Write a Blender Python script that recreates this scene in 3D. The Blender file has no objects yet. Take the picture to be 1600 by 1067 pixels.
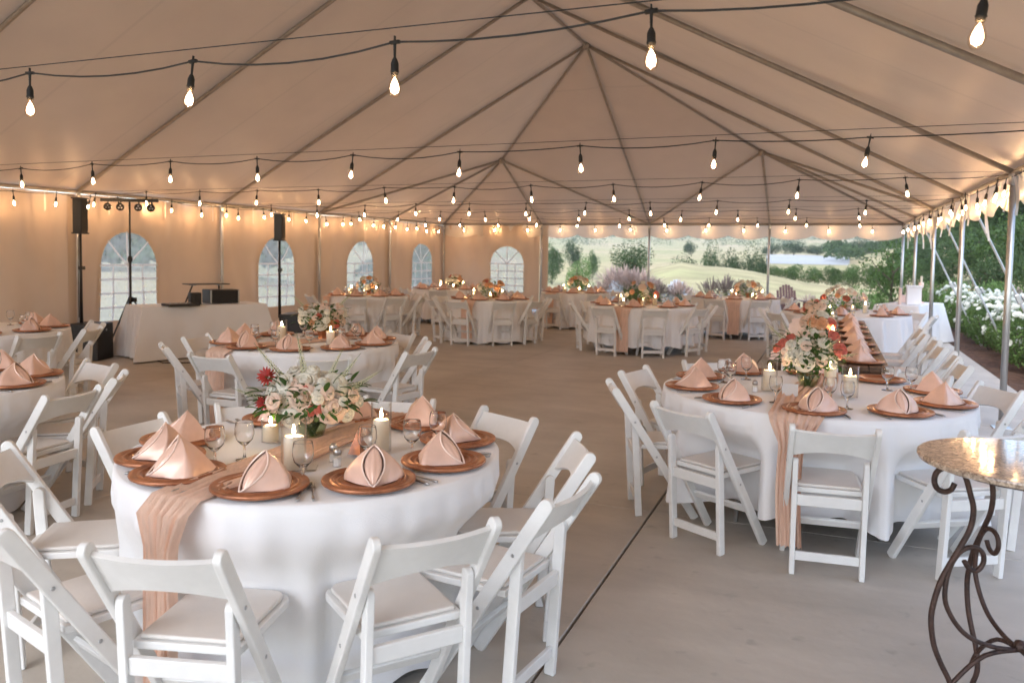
import bpy, bmesh, math, random
import numpy as np
from mathutils import Vector, Matrix
sc = bpy.context.scene
rnd = random.Random(7)
R = math.radians
PI = math.pi
# ------------------------------------------------------------------ camera
EYE = 1.591
YAW, PITCH, ROLL = -0.37819, 0.05395, -0.01503
cam_d = bpy.data.cameras.new('camera'); cam = bpy.data.objects.new('camera', cam_d)
sc.collection.objects.link(cam); sc.camera = cam
fw = Vector((math.sin(YAW) * math.cos(PITCH), math.cos(YAW) * math.cos(PITCH), -math.sin(PITCH)))
rt = Vector((math.cos(YAW), -math.sin(YAW), 0)); dn = fw.cross(rt)
rt2 = rt * math.cos(ROLL) + dn * math.sin(ROLL); dn2 = dn * math.cos(ROLL) - rt * math.sin(ROLL)
m = Matrix.Identity(4)
for i in range(3):
    m[i][0] = rt2[i]; m[i][1] = -dn2[i]; m[i][2] = -fw[i]
m[2][3] = EYE
cam.matrix_world = m
cam_d.sensor_width = 36; cam_d.lens = 1250.37 / 1600 * 36; cam_d.shift_y = -68.9 / 1600
cam_d.clip_start = 0.05; cam_d.clip_end = 5000
cam_d.dof.use_dof = True; cam_d.dof.focus_distance = 4.2; cam_d.dof.aperture_fstop = 3.2
# ------------------------------------------------------------------ world, sun, exposure
SUN_EL, SUN_AZ = R(42), R(186)
w = bpy.data.worlds.new('World'); sc.world = w; w.use_nodes = True
nt = w.node_tree; bg = nt.nodes['Background']
sky = nt.nodes.new('ShaderNodeTexSky'); sky.sky_type = 'NISHITA'; sky.sun_disc = False
sky.sun_elevation = SUN_EL; sky.sun_rotation = SUN_AZ; sky.air_density = 1.0; sky.dust_density = 1.2
hs = nt.nodes.new('ShaderNodeHueSaturation'); hs.inputs['Saturation'].default_value = 0.85
nt.links.new(sky.outputs[0], hs.inputs['Color']); nt.links.new(hs.outputs[0], bg.inputs['Color']); bg.inputs['Strength'].default_value = 0.15
sd = bpy.data.lights.new('sun', 'SUN'); sd.energy = 0.7; sd.angle = R(50); sd.color = (0.96, 0.98, 1)
so = bpy.data.objects.new('sun', sd); sc.collection.objects.link(so)
sdir = Vector((math.sin(SUN_AZ) * math.cos(SUN_EL), math.cos(SUN_AZ) * math.cos(SUN_EL), math.sin(SUN_EL)))
so.rotation_euler = sdir.to_track_quat('Z', 'Y').to_euler()
sc.view_settings.view_transform = 'Standard'; sc.view_settings.look = 'None'
sc.view_settings.exposure = 1.88; sc.view_settings.gamma = 1; sc.view_settings.use_curve_mapping = False
sc.render.engine = 'CYCLES'
cy = sc.cycles
cy.use_denoising = True; cy.max_bounces = 9; cy.diffuse_bounces = 5; cy.glossy_bounces = 3; cy.transmission_bounces = 8
cy.transparent_max_bounces = 24; cy.sample_clamp_indirect = 4; cy.caustics_reflective = False; cy.caustics_refractive = False
cy.use_adaptive_sampling = True; cy.adaptive_threshold = 0.015

# ------------------------------------------------------------------ materials
def ND(t, n, **k):
    x = t.nodes.new(n)
    for a, b in k.items(): setattr(x, a, b)
    return x
def mat(name, col, rough=0.5, metal=0.0, spec=0.5, var=0.0, scale=5.0, col2=None, bump=0.0, bscale=40.0, trans=0.0, sheen=0.0, sss=0.0, stretch=None, objvar=0.0, coat=0.0, detail=4):
    M = bpy.data.materials.new(name); M.use_nodes = True; t = M.node_tree; p = t.nodes['Principled BSDF']
    p.inputs['Roughness'].default_value = rough; p.inputs['Metallic'].default_value = metal
    p.inputs['Specular IOR Level'].default_value = spec; p.inputs['Sheen Weight'].default_value = sheen
    p.inputs['Coat Weight'].default_value = coat
    if sss: p.inputs['Subsurface Weight'].default_value = sss; p.inputs['Subsurface Radius'].default_value = (0.02, 0.012, 0.006); p.inputs['Subsurface Scale'].default_value = 1
    c = (*col, 1); p.inputs['Base Color'].default_value = c
    tc = ND(t, 'ShaderNodeTexCoord'); vec = tc.outputs['Object']
    if stretch:
        mp = ND(t, 'ShaderNodeMapping'); mp.inputs['Scale'].default_value = stretch; t.links.new(vec, mp.inputs[0]); vec = mp.outputs[0]
    out = None
    if var or col2:
        n = ND(t, 'ShaderNodeTexNoise'); n.inputs['Scale'].default_value = scale; n.inputs['Detail'].default_value = detail; n.inputs['Roughness'].default_value = .6
        t.links.new(vec, n.inputs['Vector'])
        r = ND(t, 'ShaderNodeValToRGB'); r.color_ramp.elements[0].position = 0.33; r.color_ramp.elements[1].position = 0.67
        c2 = col2 or tuple(x * (1 - var) for x in col)
        r.color_ramp.elements[0].color = (*c2, 1); r.color_ramp.elements[1].color = c
        t.links.new(n.outputs['Fac'], r.inputs[0]); out = r.outputs[0]
    if objvar:
        oi = ND(t, 'ShaderNodeObjectInfo'); h = ND(t, 'ShaderNodeHueSaturation'); mr = ND(t, 'ShaderNodeMapRange')
        mr.inputs['To Min'].default_value = 1 - objvar; mr.inputs['To Max'].default_value = 1 + objvar
        t.links.new(oi.outputs['Random'], mr.inputs[0]); t.links.new(mr.outputs[0], h.inputs['Value'])
        if out: t.links.new(out, h.inputs['Color'])
        else: h.inputs['Color'].default_value = c
        out = h.outputs[0]
    if out: t.links.new(out, p.inputs['Base Color'])
    if bump:
        n2 = ND(t, 'ShaderNodeTexNoise'); n2.inputs['Scale'].default_value = bscale; n2.inputs['Detail'].default_value = 4
        t.links.new(vec, n2.inputs['Vector']); b = ND(t, 'ShaderNodeBump'); b.inputs['Strength'].default_value = bump; b.inputs['Distance'].default_value = .02
        t.links.new(n2.outputs['Fac'], b.inputs['Height']); t.links.new(b.outputs[0], p.inputs['Normal'])
    if trans:
        tr = ND(t, 'ShaderNodeBsdfTranslucent'); mx = ND(t, 'ShaderNodeMixShader'); mx.inputs[0].default_value = trans
        if out: t.links.new(out, tr.inputs['Color'])
        else: tr.inputs['Color'].default_value = c
        t.links.new(p.outputs[0], mx.inputs[1]); t.links.new(tr.outputs[0], mx.inputs[2]); t.links.new(mx.outputs[0], t.nodes['Material Output'].inputs[0])
    return M
def glassy(name, tint=(1, 1, 1), rough=0.0, milky=0.0, mcol=(.8, .82, .85), ior=1.5):
    M = bpy.data.materials.new(name); M.use_nodes = True; t = M.node_tree; t.nodes.remove(t.nodes['Principled BSDF'])
    tr = ND(t, 'ShaderNodeBsdfTransparent'); tr.inputs[0].default_value = (*tint, 1)
    gl = ND(t, 'ShaderNodeBsdfGlossy'); gl.inputs['Roughness'].default_value = rough
    fr = ND(t, 'ShaderNodeFresnel'); ge = ND(t, 'ShaderNodeNewGeometry'); mf = ND(t, 'ShaderNodeMapRange'); mf.inputs['To Min'].default_value = ior; mf.inputs['To Max'].default_value = 1 / ior
    t.links.new(ge.outputs['Backfacing'], mf.inputs[0]); t.links.new(mf.outputs[0], fr.inputs[0])
    mx = ND(t, 'ShaderNodeMixShader'); t.links.new(fr.outputs[0], mx.inputs[0]); t.links.new(tr.outputs[0], mx.inputs[1]); t.links.new(gl.outputs[0], mx.inputs[2])
    o = mx.outputs[0]
    if milky:
        df = ND(t, 'ShaderNodeBsdfDiffuse'); df.inputs[0].default_value = (*mcol, 1); tl = ND(t, 'ShaderNodeBsdfTranslucent'); tl.inputs[0].default_value = (*mcol, 1)
        a = ND(t, 'ShaderNodeMixShader'); a.inputs[0].default_value = .6; t.links.new(df.outputs[0], a.inputs[1]); t.links.new(tl.outputs[0], a.inputs[2])
        b = ND(t, 'ShaderNodeMixShader'); b.inputs[0].default_value = milky; t.links.new(o, b.inputs[1]); t.links.new(a.outputs[0], b.inputs[2])
        n = ND(t, 'ShaderNodeTexNoise'); n.inputs['Scale'].default_value = 9; tc = ND(t, 'ShaderNodeTexCoord'); t.links.new(tc.outputs['Object'], n.inputs[0])
        mr = ND(t, 'ShaderNodeMapRange'); mr.inputs['From Min'].default_value = .3; mr.inputs['From Max'].default_value = .7; mr.inputs['To Min'].default_value = milky * .7; mr.inputs['To Max'].default_value = min(1, milky * 1.25)
        t.links.new(n.outputs['Fac'], mr.inputs[0]); t.links.new(mr.outputs[0], b.inputs[0]); o = b.outputs[0]
    t.links.new(o, t.nodes['Material Output'].inputs[0]); return M
def emis(name, col, s):
    M = bpy.data.materials.new(name); M.use_nodes = True; t = M.node_tree; t.nodes.remove(t.nodes['Principled BSDF'])
    e = ND(t, 'ShaderNodeEmission'); e.inputs[0].default_value = (*col, 1); e.inputs[1].default_value = s
    t.links.new(e.outputs[0], t.nodes['Material Output'].inputs[0]); return M

M_chair = mat('white_resin', (.78, .78, .77), .40, var=.10, scale=7, objvar=.035, bump=.03, bscale=30)
M_pad = mat('seat_vinyl', (.70, .67, .64), .5, var=.05, scale=9, bump=.05, bscale=60)
M_steel = mat('steel', (.45, .45, .46), .35, 1.0)
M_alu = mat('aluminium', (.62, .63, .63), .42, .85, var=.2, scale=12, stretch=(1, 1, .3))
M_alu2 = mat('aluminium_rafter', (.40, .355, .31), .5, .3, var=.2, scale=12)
M_cloth = mat('white_linen', (.80, .80, .815), .9, sheen=.2, bump=.12, bscale=220, var=.03, scale=4)
M_satin = mat('blush_satin', (.81, .54, .435), .35, .18, sheen=.3, var=.12, scale=12, objvar=.05)
M_hem = mat('satin_edge', (.92, .72, .63), .3, .2)
M_copper = mat('copper_charger', (.50, .20, .095), .36, .45, var=.45, scale=16, col2=(.24, .085, .04), bump=.1, bscale=60, coat=.2)
M_gauze = mat('peach_gauze', (.90, .65, .52), .95, var=.15, scale=30, stretch=(1, 1, .25), bump=.25, bscale=180, trans=.25)
M_glass = glassy('clear_glass', (.99, .995, .99), ior=1.42)
M_gob = bpy.data.materials.new('goblet_glass'); M_gob.use_nodes = True; t = M_gob.node_tree; t.nodes.remove(t.nodes['Principled BSDF'])
gg = ND(t, 'ShaderNodeBsdfGlass'); gg.inputs['IOR'].default_value = 1.45; gg.inputs['Roughness'].default_value = 0; t.links.new(gg.outputs[0], t.nodes['Material Output'].inputs[0])
M_water = glassy('green_water', (.72, .8, .62), ior=1.33)
M_wax = mat('candle_wax', (.92, .85, .74), .5, trans=.35)
M_flame = emis('flame', (1, .62, .28), 90)
M_wick = mat('wick', (.03, .02, .02), .9)
M_black = mat('black_plastic', (.018, .018, .019), .45, var=.2, scale=10)
M_cord = mat('black_rubber', (.012, .012, .012), .6)
M_grille = mat('speaker_grille', (.014, .014, .015), .6, bump=.6, bscale=300)
M_bulb = glassy('bulb_glass', (1, .93, .84), ior=1.35)
M_fil = emis('lit_filament', (1, .61, .31), 180)
M_glow = emis('lit_bulb_core', (1, .72, .5), 1.5)
t = M_glow.node_tree; a_ = ND(t, 'ShaderNodeAddShader'); tr_ = ND(t, 'ShaderNodeBsdfTransparent'); t.links.new(tr_.outputs[0], a_.inputs[0]); t.links.new(t.nodes['Emission'].outputs[0], a_.inputs[1]); t.links.new(a_.outputs[0], t.nodes['Material Output'].inputs[0])
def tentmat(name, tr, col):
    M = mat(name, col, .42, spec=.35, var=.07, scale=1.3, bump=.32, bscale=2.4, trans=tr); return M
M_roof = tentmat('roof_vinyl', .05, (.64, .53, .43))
t = M_roof.node_tree; p = t.nodes['Principled BSDF']; src = p.inputs['Base Color'].links[0].from_socket
tc = ND(t, 'ShaderNodeTexCoord'); sx_ = ND(t, 'ShaderNodeSeparateXYZ'); t.links.new(tc.outputs['Object'], sx_.inputs[0])
m1 = ND(t, 'ShaderNodeMath', operation='MULTIPLY_ADD'); m1.inputs[1].default_value = 1 / 1.525; m1.inputs[2].default_value = 20.25 - 8.77 / 1.525; t.links.new(sx_.outputs['Y'], m1.inputs[0])
m2 = ND(t, 'ShaderNodeMath', operation='FRACT'); t.links.new(m1.outputs[0], m2.inputs[0]); m3 = ND(t, 'ShaderNodeMath', operation='LESS_THAN'); m3.inputs[1].default_value = .028; t.links.new(m2.outputs[0], m3.inputs[0])
m4 = ND(t, 'ShaderNodeMapRange'); m4.inputs['To Min'].default_value = 1; m4.inputs['To Max'].default_value = .93; t.links.new(m3.outputs[0], m4.inputs[0])
hv = ND(t, 'ShaderNodeHueSaturation'); t.links.new(m4.outputs[0], hv.inputs['Value']); t.links.new(src, hv.inputs['Color']); t.links.new(hv.outputs[0], p.inputs['Base Color'])
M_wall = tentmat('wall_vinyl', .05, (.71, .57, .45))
M_val = tentmat('valance_vinyl', .25, (.80, .74, .68))
M_pvc = glassy('clear_window_vinyl', (.95, .97, 1), rough=.25, milky=.45, mcol=(.60, .645, .66))
M_mull = mat('white_muntin', (.86, .87, .88), .6, trans=.3)
M_strap = mat('white_webbing', (.8, .77, .73), .8, trans=.35)
M_wood = mat('dark_walnut', (.14, .075, .04), .45, var=.5, scale=5, stretch=(8, 1, 8))
M_bark = mat('bark', (.11, .085, .06), .95, var=.5, scale=14, bump=.5)
M_iron = mat('rusty_wrought_iron', (.045, .028, .024), .5, .5, var=.5, scale=22, col2=(.09, .05, .038), bump=.35, bscale=90)
M_soil = mat('bark_mulch', (.15, .075, .045), .95, var=.6, scale=14, bump=1, bscale=60)
M_rosew = mat('white_petal', (.84, .82, .74), .6, trans=.3, var=.07, scale=30)
M_rosep = mat('blush_petal', (.86, .66, .56), .6, trans=.3, var=.12, scale=30, col2=(.85, .74, .64))
M_roseo = mat('apricot_petal', (.80, .45, .26), .6, trans=.25, var=.15, scale=30)
M_rosec = mat('coral_petal', (.70, .20, .15), .6, trans=.25, var=.15, scale=30)
M_red = mat('red_petal', (.42, .035, .03), .6, trans=.2, var=.3, scale=30)
M_leaf = mat('rose_leaf', (.06, .16, .03), .42, var=.4, scale=20, trans=.2, objvar=.15)
M_leafl = mat('pale_leaf', (.17, .24, .08), .5, var=.3, scale=20, trans=.25)
M_tiny = mat('tiny_white_blossom', (.82, .81, .74), .7, trans=.3)
M_bud = mat('spike_buds', (.70, .72, .52), .7, trans=.3)
def foliage(n, c, v=.5, t=.25): return mat(n, c, .6, spec=.25, var=v, scale=.9, trans=t, objvar=.14)
M_f1 = foliage('oak_foliage', (.070, .118, .042)); M_f2 = foliage('light_foliage', (.16, .27, .08)); M_f3 = foliage('hedge_foliage', (.085, .15, .042))
M_pl = mat('pink_plume', (.64, .49, .42), .9, trans=.35, var=.25, scale=3, objvar=.1); M_pl2 = mat('purple_plume', (.29, .225, .19), .9, trans=.3, var=.3, scale=3)
M_pl3 = mat('tan_plume', (.46, .32, .24), .9, trans=.35, var=.3, scale=3)
M_gr = mat('grass_blade', (.13, .16, .06), .7, trans=.3, var=.4, scale=3)
M_red_w = mat('red_stained_wood', (.10, .042, .038), .6, var=.3, scale=8)
M_pale = mat('pale_painted_wood', (.48, .51, .55), .6, var=.1)
M_pink = mat('pink_card', (.82, .62, .54), .7)

# concrete
M_conc = mat('concrete', (.525, .475, .415), .55, spec=.35, var=.2, scale=1.1, bump=.12, bscale=16, detail=9)
t = M_conc.node_tree; p = t.nodes['Principled BSDF']
lk = p.inputs['Base Color'].links[0]; src = lk.from_socket
tc = ND(t, 'ShaderNodeTexCoord'); mp = ND(t, 'ShaderNodeMapping'); mp.inputs['Scale'].default_value = (.9, 2.4, 1); mp.inputs['Rotation'].default_value = (0, 0, .35)
n = ND(t, 'ShaderNodeTexNoise'); n.inputs['Scale'].default_value = 1.6; n.inputs['Detail'].default_value = 8; n.inputs['Distortion'].default_value = .6
t.links.new(tc.outputs['Object'], mp.inputs[0]); t.links.new(mp.outputs[0], n.inputs[0])
mr = ND(t, 'ShaderNodeMapRange'); mr.inputs['From Min'].default_value = .3; mr.inputs['From Max'].default_value = .7; mr.inputs['To Min'].default_value = .90; mr.inputs['To Max'].default_value = 1.06
t.links.new(n.outputs['Fac'], mr.inputs[0])
vn = ND(t, 'ShaderNodeTexNoise'); vn.inputs['Scale'].default_value = 9; vn.inputs['Detail'].default_value = 5; t.links.new(tc.outputs['Object'], vn.inputs[0])
mr2 = ND(t, 'ShaderNodeMapRange'); mr2.inputs['From Min'].default_value = .63; mr2.inputs['From Max'].default_value = .74; mr2.inputs['To Min'].default_value = 1; mr2.inputs['To Max'].default_value = .80
t.links.new(vn.outputs['Fac'], mr2.inputs[0])
mm = ND(t, 'ShaderNodeMath', operation='MULTIPLY'); t.links.new(mr.outputs[0], mm.inputs[0]); t.links.new(mr2.outputs[0], mm.inputs[1])
hv = ND(t, 'ShaderNodeHueSaturation'); t.links.new(mm.outputs[0], hv.inputs['Value']); t.links.new(src, hv.inputs['Color']); t.links.new(hv.outputs[0], p.inputs['Base Color'])
# granite
M_gran = mat('granite', (.60, .50, .41), .09, spec=.5, var=.3, scale=22, coat=.15)
t = M_gran.node_tree; p = t.nodes['Principled BSDF']; src = p.inputs['Base Color'].links[0].from_socket
vo = ND(t, 'ShaderNodeTexNoise'); vo.inputs['Scale'].default_value = 70; vo.inputs['Detail'].default_value = 6; vo.inputs['Distortion'].default_value = 1.2
tc = ND(t, 'ShaderNodeTexCoord'); t.links.new(tc.outputs['Object'], vo.inputs['Vector'])
rp = ND(t, 'ShaderNodeValToRGB'); e = rp.color_ramp.elements; e[0].position = .36; e[0].color = (.22, .13, .09, 1); e[1].position = .62; e[1].color = (1.25, 1.2, 1.1, 1)
t.links.new(vo.outputs['Fac'], rp.inputs[0]); mu = ND(t, 'ShaderNodeMix', data_type='RGBA', blend_type='MULTIPLY'); mu.inputs[0].default_value = .8
t.links.new(src, mu.inputs[6]); t.links.new(rp.outputs[0], mu.inputs[7]); t.links.new(mu.outputs[2], p.inputs['Base Color'])

# ------------------------------------------------------------------ mesh helpers
class MB:
    def __init__(s): s.v = []; s.f = []
    def add(s, v, f):
        o = len(s.v); s.v += [tuple(x) for x in v]; s.f += [tuple(i + o for i in q) for q in f]; return s
    def box(s, c, d, rot=None):
        x, y, z = d[0] / 2, d[1] / 2, d[2] / 2
        V = [Vector(q) for q in ((-x, -y, -z), (x, -y, -z), (x, y, -z), (-x, y, -z), (-x, -y, z), (x, -y, z), (x, y, z), (-x, y, z))]
        if rot is not None: V = [rot @ q for q in V]
        c = Vector(c); return s.add([q + c for q in V], [(0, 3, 2, 1), (4, 5, 6, 7), (0, 1, 5, 4), (1, 2, 6, 5), (2, 3, 7, 6), (3, 0, 4, 7)])
    def tube(s, P, r, n=8, cap=True):
        P = [Vector(q) for q in P]; rs = r if isinstance(r, (list, tuple)) else [r] * len(P)
        V = []; F = []; up = None
        for i, q in enumerate(P):
            d = (P[min(i + 1, len(P) - 1)] - P[max(i - 1, 0)]).normalized()
            if up is None: up = d.orthogonal().normalized()
            up = (up - d * up.dot(d)); up = up.normalized() if up.length > 1e-6 else d.orthogonal().normalized()
            sd_ = d.cross(up)
            for k in range(n):
                a = 2 * PI * k / n; V.append(q + (up * math.cos(a) + sd_ * math.sin(a)) * rs[i])
        for i in range(len(P) - 1):
            for k in range(n):
                a, b_ = i * n + k, i * n + (k + 1) % n; F.append((a, b_, b_ + n, a + n))
        if cap: F.append(tuple(range(n))[::-1]); F.append(tuple((len(P) - 1) * n + k for k in range(n)))
        return s.add(V, F)
    def lathe(s, prof, n=24, c=(0, 0, 0)):
        V = []; F = []
        for r, z in prof:
            for k in range(n):
                a = 2 * PI * k / n; V.append((c[0] + r * math.cos(a), c[1] + r * math.sin(a), c[2] + z))
        for i in range(len(prof) - 1):
            for k in range(n):
                a, b_ = i * n + k, i * n + (k + 1) % n; F.append((a, b_, b_ + n, a + n))
        if prof[0][0] > 1e-5: F.append(tuple(range(n))[::-1])
        if prof[-1][0] > 1e-5: F.append(tuple((len(prof) - 1) * n + k for k in range(n)))
        return s.add(V, F)
    def grid(s, fn, nu, nv):
        V = [fn(i / nu, j / nv) for j in range(nv + 1) for i in range(nu + 1)]
        F = [(j * (nu + 1) + i, j * (nu + 1) + i + 1, (j + 1) * (nu + 1) + i + 1, (j + 1) * (nu + 1) + i) for j in range(nv) for i in range(nu)]
        return s.add(V, F)
    def mesh(s, name, m_, smooth=False, bevel=0.0, seg=2):
        me = bpy.data.meshes.new(name); me.from_pydata(s.v, [], s.f); me.materials.append(m_)
        if bevel:
            b_ = bmesh.new(); b_.from_mesh(me); bmesh.ops.bevel(b_, geom=b_.edges[:], offset=bevel, segments=seg, affect='EDGES', profile=.5, clamp_overlap=True)
            b_.to_mesh(me); b_.free()
        if smooth: me.shade_smooth()
        me.update(); return me
    def obj(s, name, m_, parent=None, smooth=False, bevel=0.0, loc=None, seg=2):
        return link(name, s.mesh(name, m_, smooth, bevel, seg), parent, loc)
def link(name, me, parent=None, loc=None):
    o = bpy.data.objects.new(name, me); sc.collection.objects.link(o)
    if parent: o.parent = parent
    if loc is not None: o.location = loc
    return o
def solid(o, th=.002, off=0):
    md = o.modifiers.new('thickness', 'SOLIDIFY'); md.thickness = th; md.offset = off; return o
def npmesh(name, V, F4, m_, smooth=False):
    me = bpy.data.meshes.new(name); V = np.asarray(V, dtype=np.float32); F4 = np.asarray(F4, dtype=np.int32)
    me.vertices.add(len(V)); me.vertices.foreach_set('co', V.ravel()); k = F4.shape[1]
    me.loops.add(F4.size); me.loops.foreach_set('vertex_index', F4.ravel()); me.polygons.add(len(F4))
    me.polygons.foreach_set('loop_start', np.arange(0, F4.size, k, dtype=np.int32)); me.materials.append(m_)
    me.update(calc_edges=True)
    if smooth: me.shade_smooth()
    return me
def tag(o, label=None, cat=None, group=None, kind=None):
    if label: o['label'] = label
    if cat: o['category'] = cat
    if group: o['group'] = group
    if kind: o['kind'] = kind
    return o
def thing(name, label, cat, loc=(0, 0, 0), rz=0, group=None):
    o = bpy.data.objects.new(name, None); o.empty_display_size = .1; sc.collection.objects.link(o); o.location = loc; o.rotation_euler = (0, 0, rz)
    return tag(o, label, cat, group)
CH = {}
def reg(root):  # remember a prototype's tree for copying
    def kids(o): return [(c, kids(c)) for c in sc.collection.objects if c.parent is o]
    CH[root.name] = (root, kids(root)); return root
def copy_tree(root, loc, rz, label, group=None, scale=None):
    src_, ks = CH[root.name]
    r = src_.copy(); sc.collection.objects.link(r); r.location = loc; r.rotation_euler = (0, 0, rz); r['label'] = label
    if group: r['group'] = group
    if scale: r.scale = (scale,) * 3 if not isinstance(scale, tuple) else scale
    def rec(ks_, par):
        for c, kk in ks_:
            d = c.copy(); sc.collection.objects.link(d); d.parent = par; rec(kk, d)
    rec(ks, r); return r
used = set()
def place(root, loc, rz, label, group, scale=None):
    if root.name in used: return copy_tree(root, loc, rz, label, group, scale)
    used.add(root.name); root.location = loc; root.rotation_euler = (0, 0, rz); root['label'] = label; root['group'] = group
    if scale: root.scale = (scale,) * 3 if not isinstance(scale, tuple) else scale
    return root
ORD = ['first', 'second', 'third', 'fourth', 'fifth', 'sixth', 'seventh', 'eighth', 'ninth', 'tenth', 'eleventh', 'twelfth', 'thirteenth', 'fourteenth', 'fifteenth', 'sixteenth', 'seventeenth', 'eighteenth', 'nineteenth', 'twentieth', 'twenty-first', 'twenty-second', 'twenty-third', 'twenty-fourth', 'twenty-fifth', 'twenty-sixth', 'twenty-seventh', 'twenty-eighth', 'twenty-ninth', 'thirtieth']
def azpx(x): return YAW + math.atan((x - 800) / 1250.4)
def gp(x, d, z=None):
    a = azpx(x); px, py = d * math.sin(a), d * math.cos(a); return Vector((px, py, H(px, py) if z is None else z))

# ------------------------------------------------------------------ terrain
X0, Y0, BAY, W, HE, HP, HB = 1.567, 8.770, 3.05, 12.065, 2.424, 5.579, 3.846
XL, YF = X0 - W, Y0 + 4 * BAY
def sm(a, b_, x):
    t_ = min(1, max(0, (x - a) / (b_ - a))); return t_ * t_ * (3 - 2 * t_)
def lerp_tab(T, x):
    if x <= T[0][0]: return T[0][1]
    for (a, va), (b_, vb) in zip(T, T[1:]):
        if x <= b_: return va + (vb - va) * sm(a, b_, x)
    return T[-1][1]
CREST = [(400, -4), (800, -4.2), (930, -2.6), (1000, .1), (1050, 1.15), (1120, .75), (1300, -.6), (1420, -1.4), (1700, -2), (2200, -2)]
def H(x, y):
    d = math.hypot(x, y); az = math.atan2(x, y); da = az - YAW
    while da > PI: da -= 2 * PI
    while da < -PI: da += 2 * PI
    px = 800 + 1250.4 * math.tan(max(-1.2, min(1.2, da)))
    if abs(da) > 1.2: px = 2400 if da > 0 else -2400
    zc = lerp_tab(CREST, px)
    base = [(0, -.16), (24, -.22), (40, -.9 if zc < 0 else -.35), (70, zc), (120, -4.5), (160, -4.0), (215, .1), (285, 2.4), (420, 4.5), (620, 9), (900, 22), (1100, 24), (1500, 62), (2200, 74)]
    z = lerp_tab(base, d)
    hill = sm(1330, 1750, px) * (sm(26, 75, d) * 9 + sm(70, 170, d) * 26) * (1 - .6 * sm(300, 900, d))
    if px <= -2400: hill = 0
    z += hill + .5 * math.sin(x * .031 + 1) * math.sin(y * .027) * sm(60, 200, d)
    if px < 760 or px <= -2400: z += sm(20, 90, d) * 5 * sm(760, 300, px)
    return z
ds = [0, 1.5] + list(np.linspace(3, 30, 14)) + [30 * 1.09 ** k for k in range(1, 52)]
NA = 220
V = [(0, 0, H(0, 0))]; F = []
for d in ds[1:]:
    for k in range(NA): a = 2 * PI * k / NA; x, y = d * math.sin(a), d * math.cos(a); V.append((x, y, H(x, y)))
for k in range(NA): F.append((0, 1 + (k + 1) % NA, 1 + k))
for i in range(len(ds) - 2):
    for k in range(NA):
        a, b_ = 1 + i * NA + k, 1 + i * NA + (k + 1) % NA; F.append((a, b_, b_ + NA, a + NA))
M_ground = mat('dry_grass_ground', (.50, .385, .235), .95, var=.3, scale=.02, col2=(.33, .32, .15), bump=.4, bscale=8, spec=.1, detail=8)
t = M_ground.node_tree; p = t.nodes['Principled BSDF']; src = p.inputs['Base Color'].links[0].from_socket
nn = ND(t, 'ShaderNodeTexNoise'); nn.inputs['Scale'].default_value = .35; nn.inputs['Detail'].default_value = 10; tc = ND(t, 'ShaderNodeTexCoord'); t.links.new(tc.outputs['Object'], nn.inputs[0])
rr = ND(t, 'ShaderNodeMapRange'); rr.inputs['From Min'].default_value = .3; rr.inputs['From Max'].default_value = .7; rr.inputs['To Min'].default_value = .75; rr.inputs['To Max'].default_value = 1.15; t.links.new(nn.outputs['Fac'], rr.inputs[0])
hv = ND(t, 'ShaderNodeHueSaturation'); t.links.new(rr.outputs[0], hv.inputs['Value']); t.links.new(src, hv.inputs['Color']); t.links.new(hv.outputs[0], p.inputs['Base Color'])
g = link('ground', npmesh('ground', V[1:], [tuple(i - 1 for i in f) for f in F[NA:]], M_ground, True)); tag(g, kind='structure')

# pale bare strip of land beyond the knoll
def strip_pt(u, v):
    px = 1196 + u * 130; d = 220 + v * 62 * (1 - .35 * u); a = azpx(px); x, y = d * math.sin(a), d * math.cos(a); return (x, y, H(x, y) + .12)
o = MB().grid(strip_pt, 16, 12).obj('pale_field', mat('bare_pale_soil', (.42, .42, .41), .9, var=.15, scale=.05)); tag(o, kind='structure')

# ------------------------------------------------------------------ patio in slabs
pat = thing('patio', None, None); pat['kind'] = 'structure'
xs = [-14.2, -10.9, -7.6, -4.292, -.985, 2.18]; ys = [-6.2, -2.5, 1.2, 4.9, 8.84, 12.5, 16.2, 19.6, 23.0]
gx = {-.985: .013}; gy = {}
for i in range(len(xs) - 1):
    for j in range(len(ys) - 1):
        a, b_ = xs[i] + (gx.get(xs[i], .004)) / 2, xs[i + 1] - (gx.get(xs[i + 1], .004)) / 2
        c, d = ys[j] + .002, ys[j + 1] - .002
        MB().box(((a + b_) / 2, (c + d) / 2, -.075), (b_ - a, d - c, .15)).obj('concrete_slab', M_conc, pat, bevel=.004, seg=1)
MB().box((-6, 8.4, -.10), (16.2, 29, .09)).obj('joint_filler', mat('joint_dirt', (.035, .028, .022), .95), pat)
# planting bed beside the patio
bed = MB().grid(lambda u, v: (2.2 + u * 4.2, 5 + v * 19, -.05 + .05 * math.sin(u * 17 + v * 31) * math.sin(v * 57 + u * 5) + .06 * u), 30, 90).obj('planting_bed', M_soil); tag(bed, kind='structure')

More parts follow.
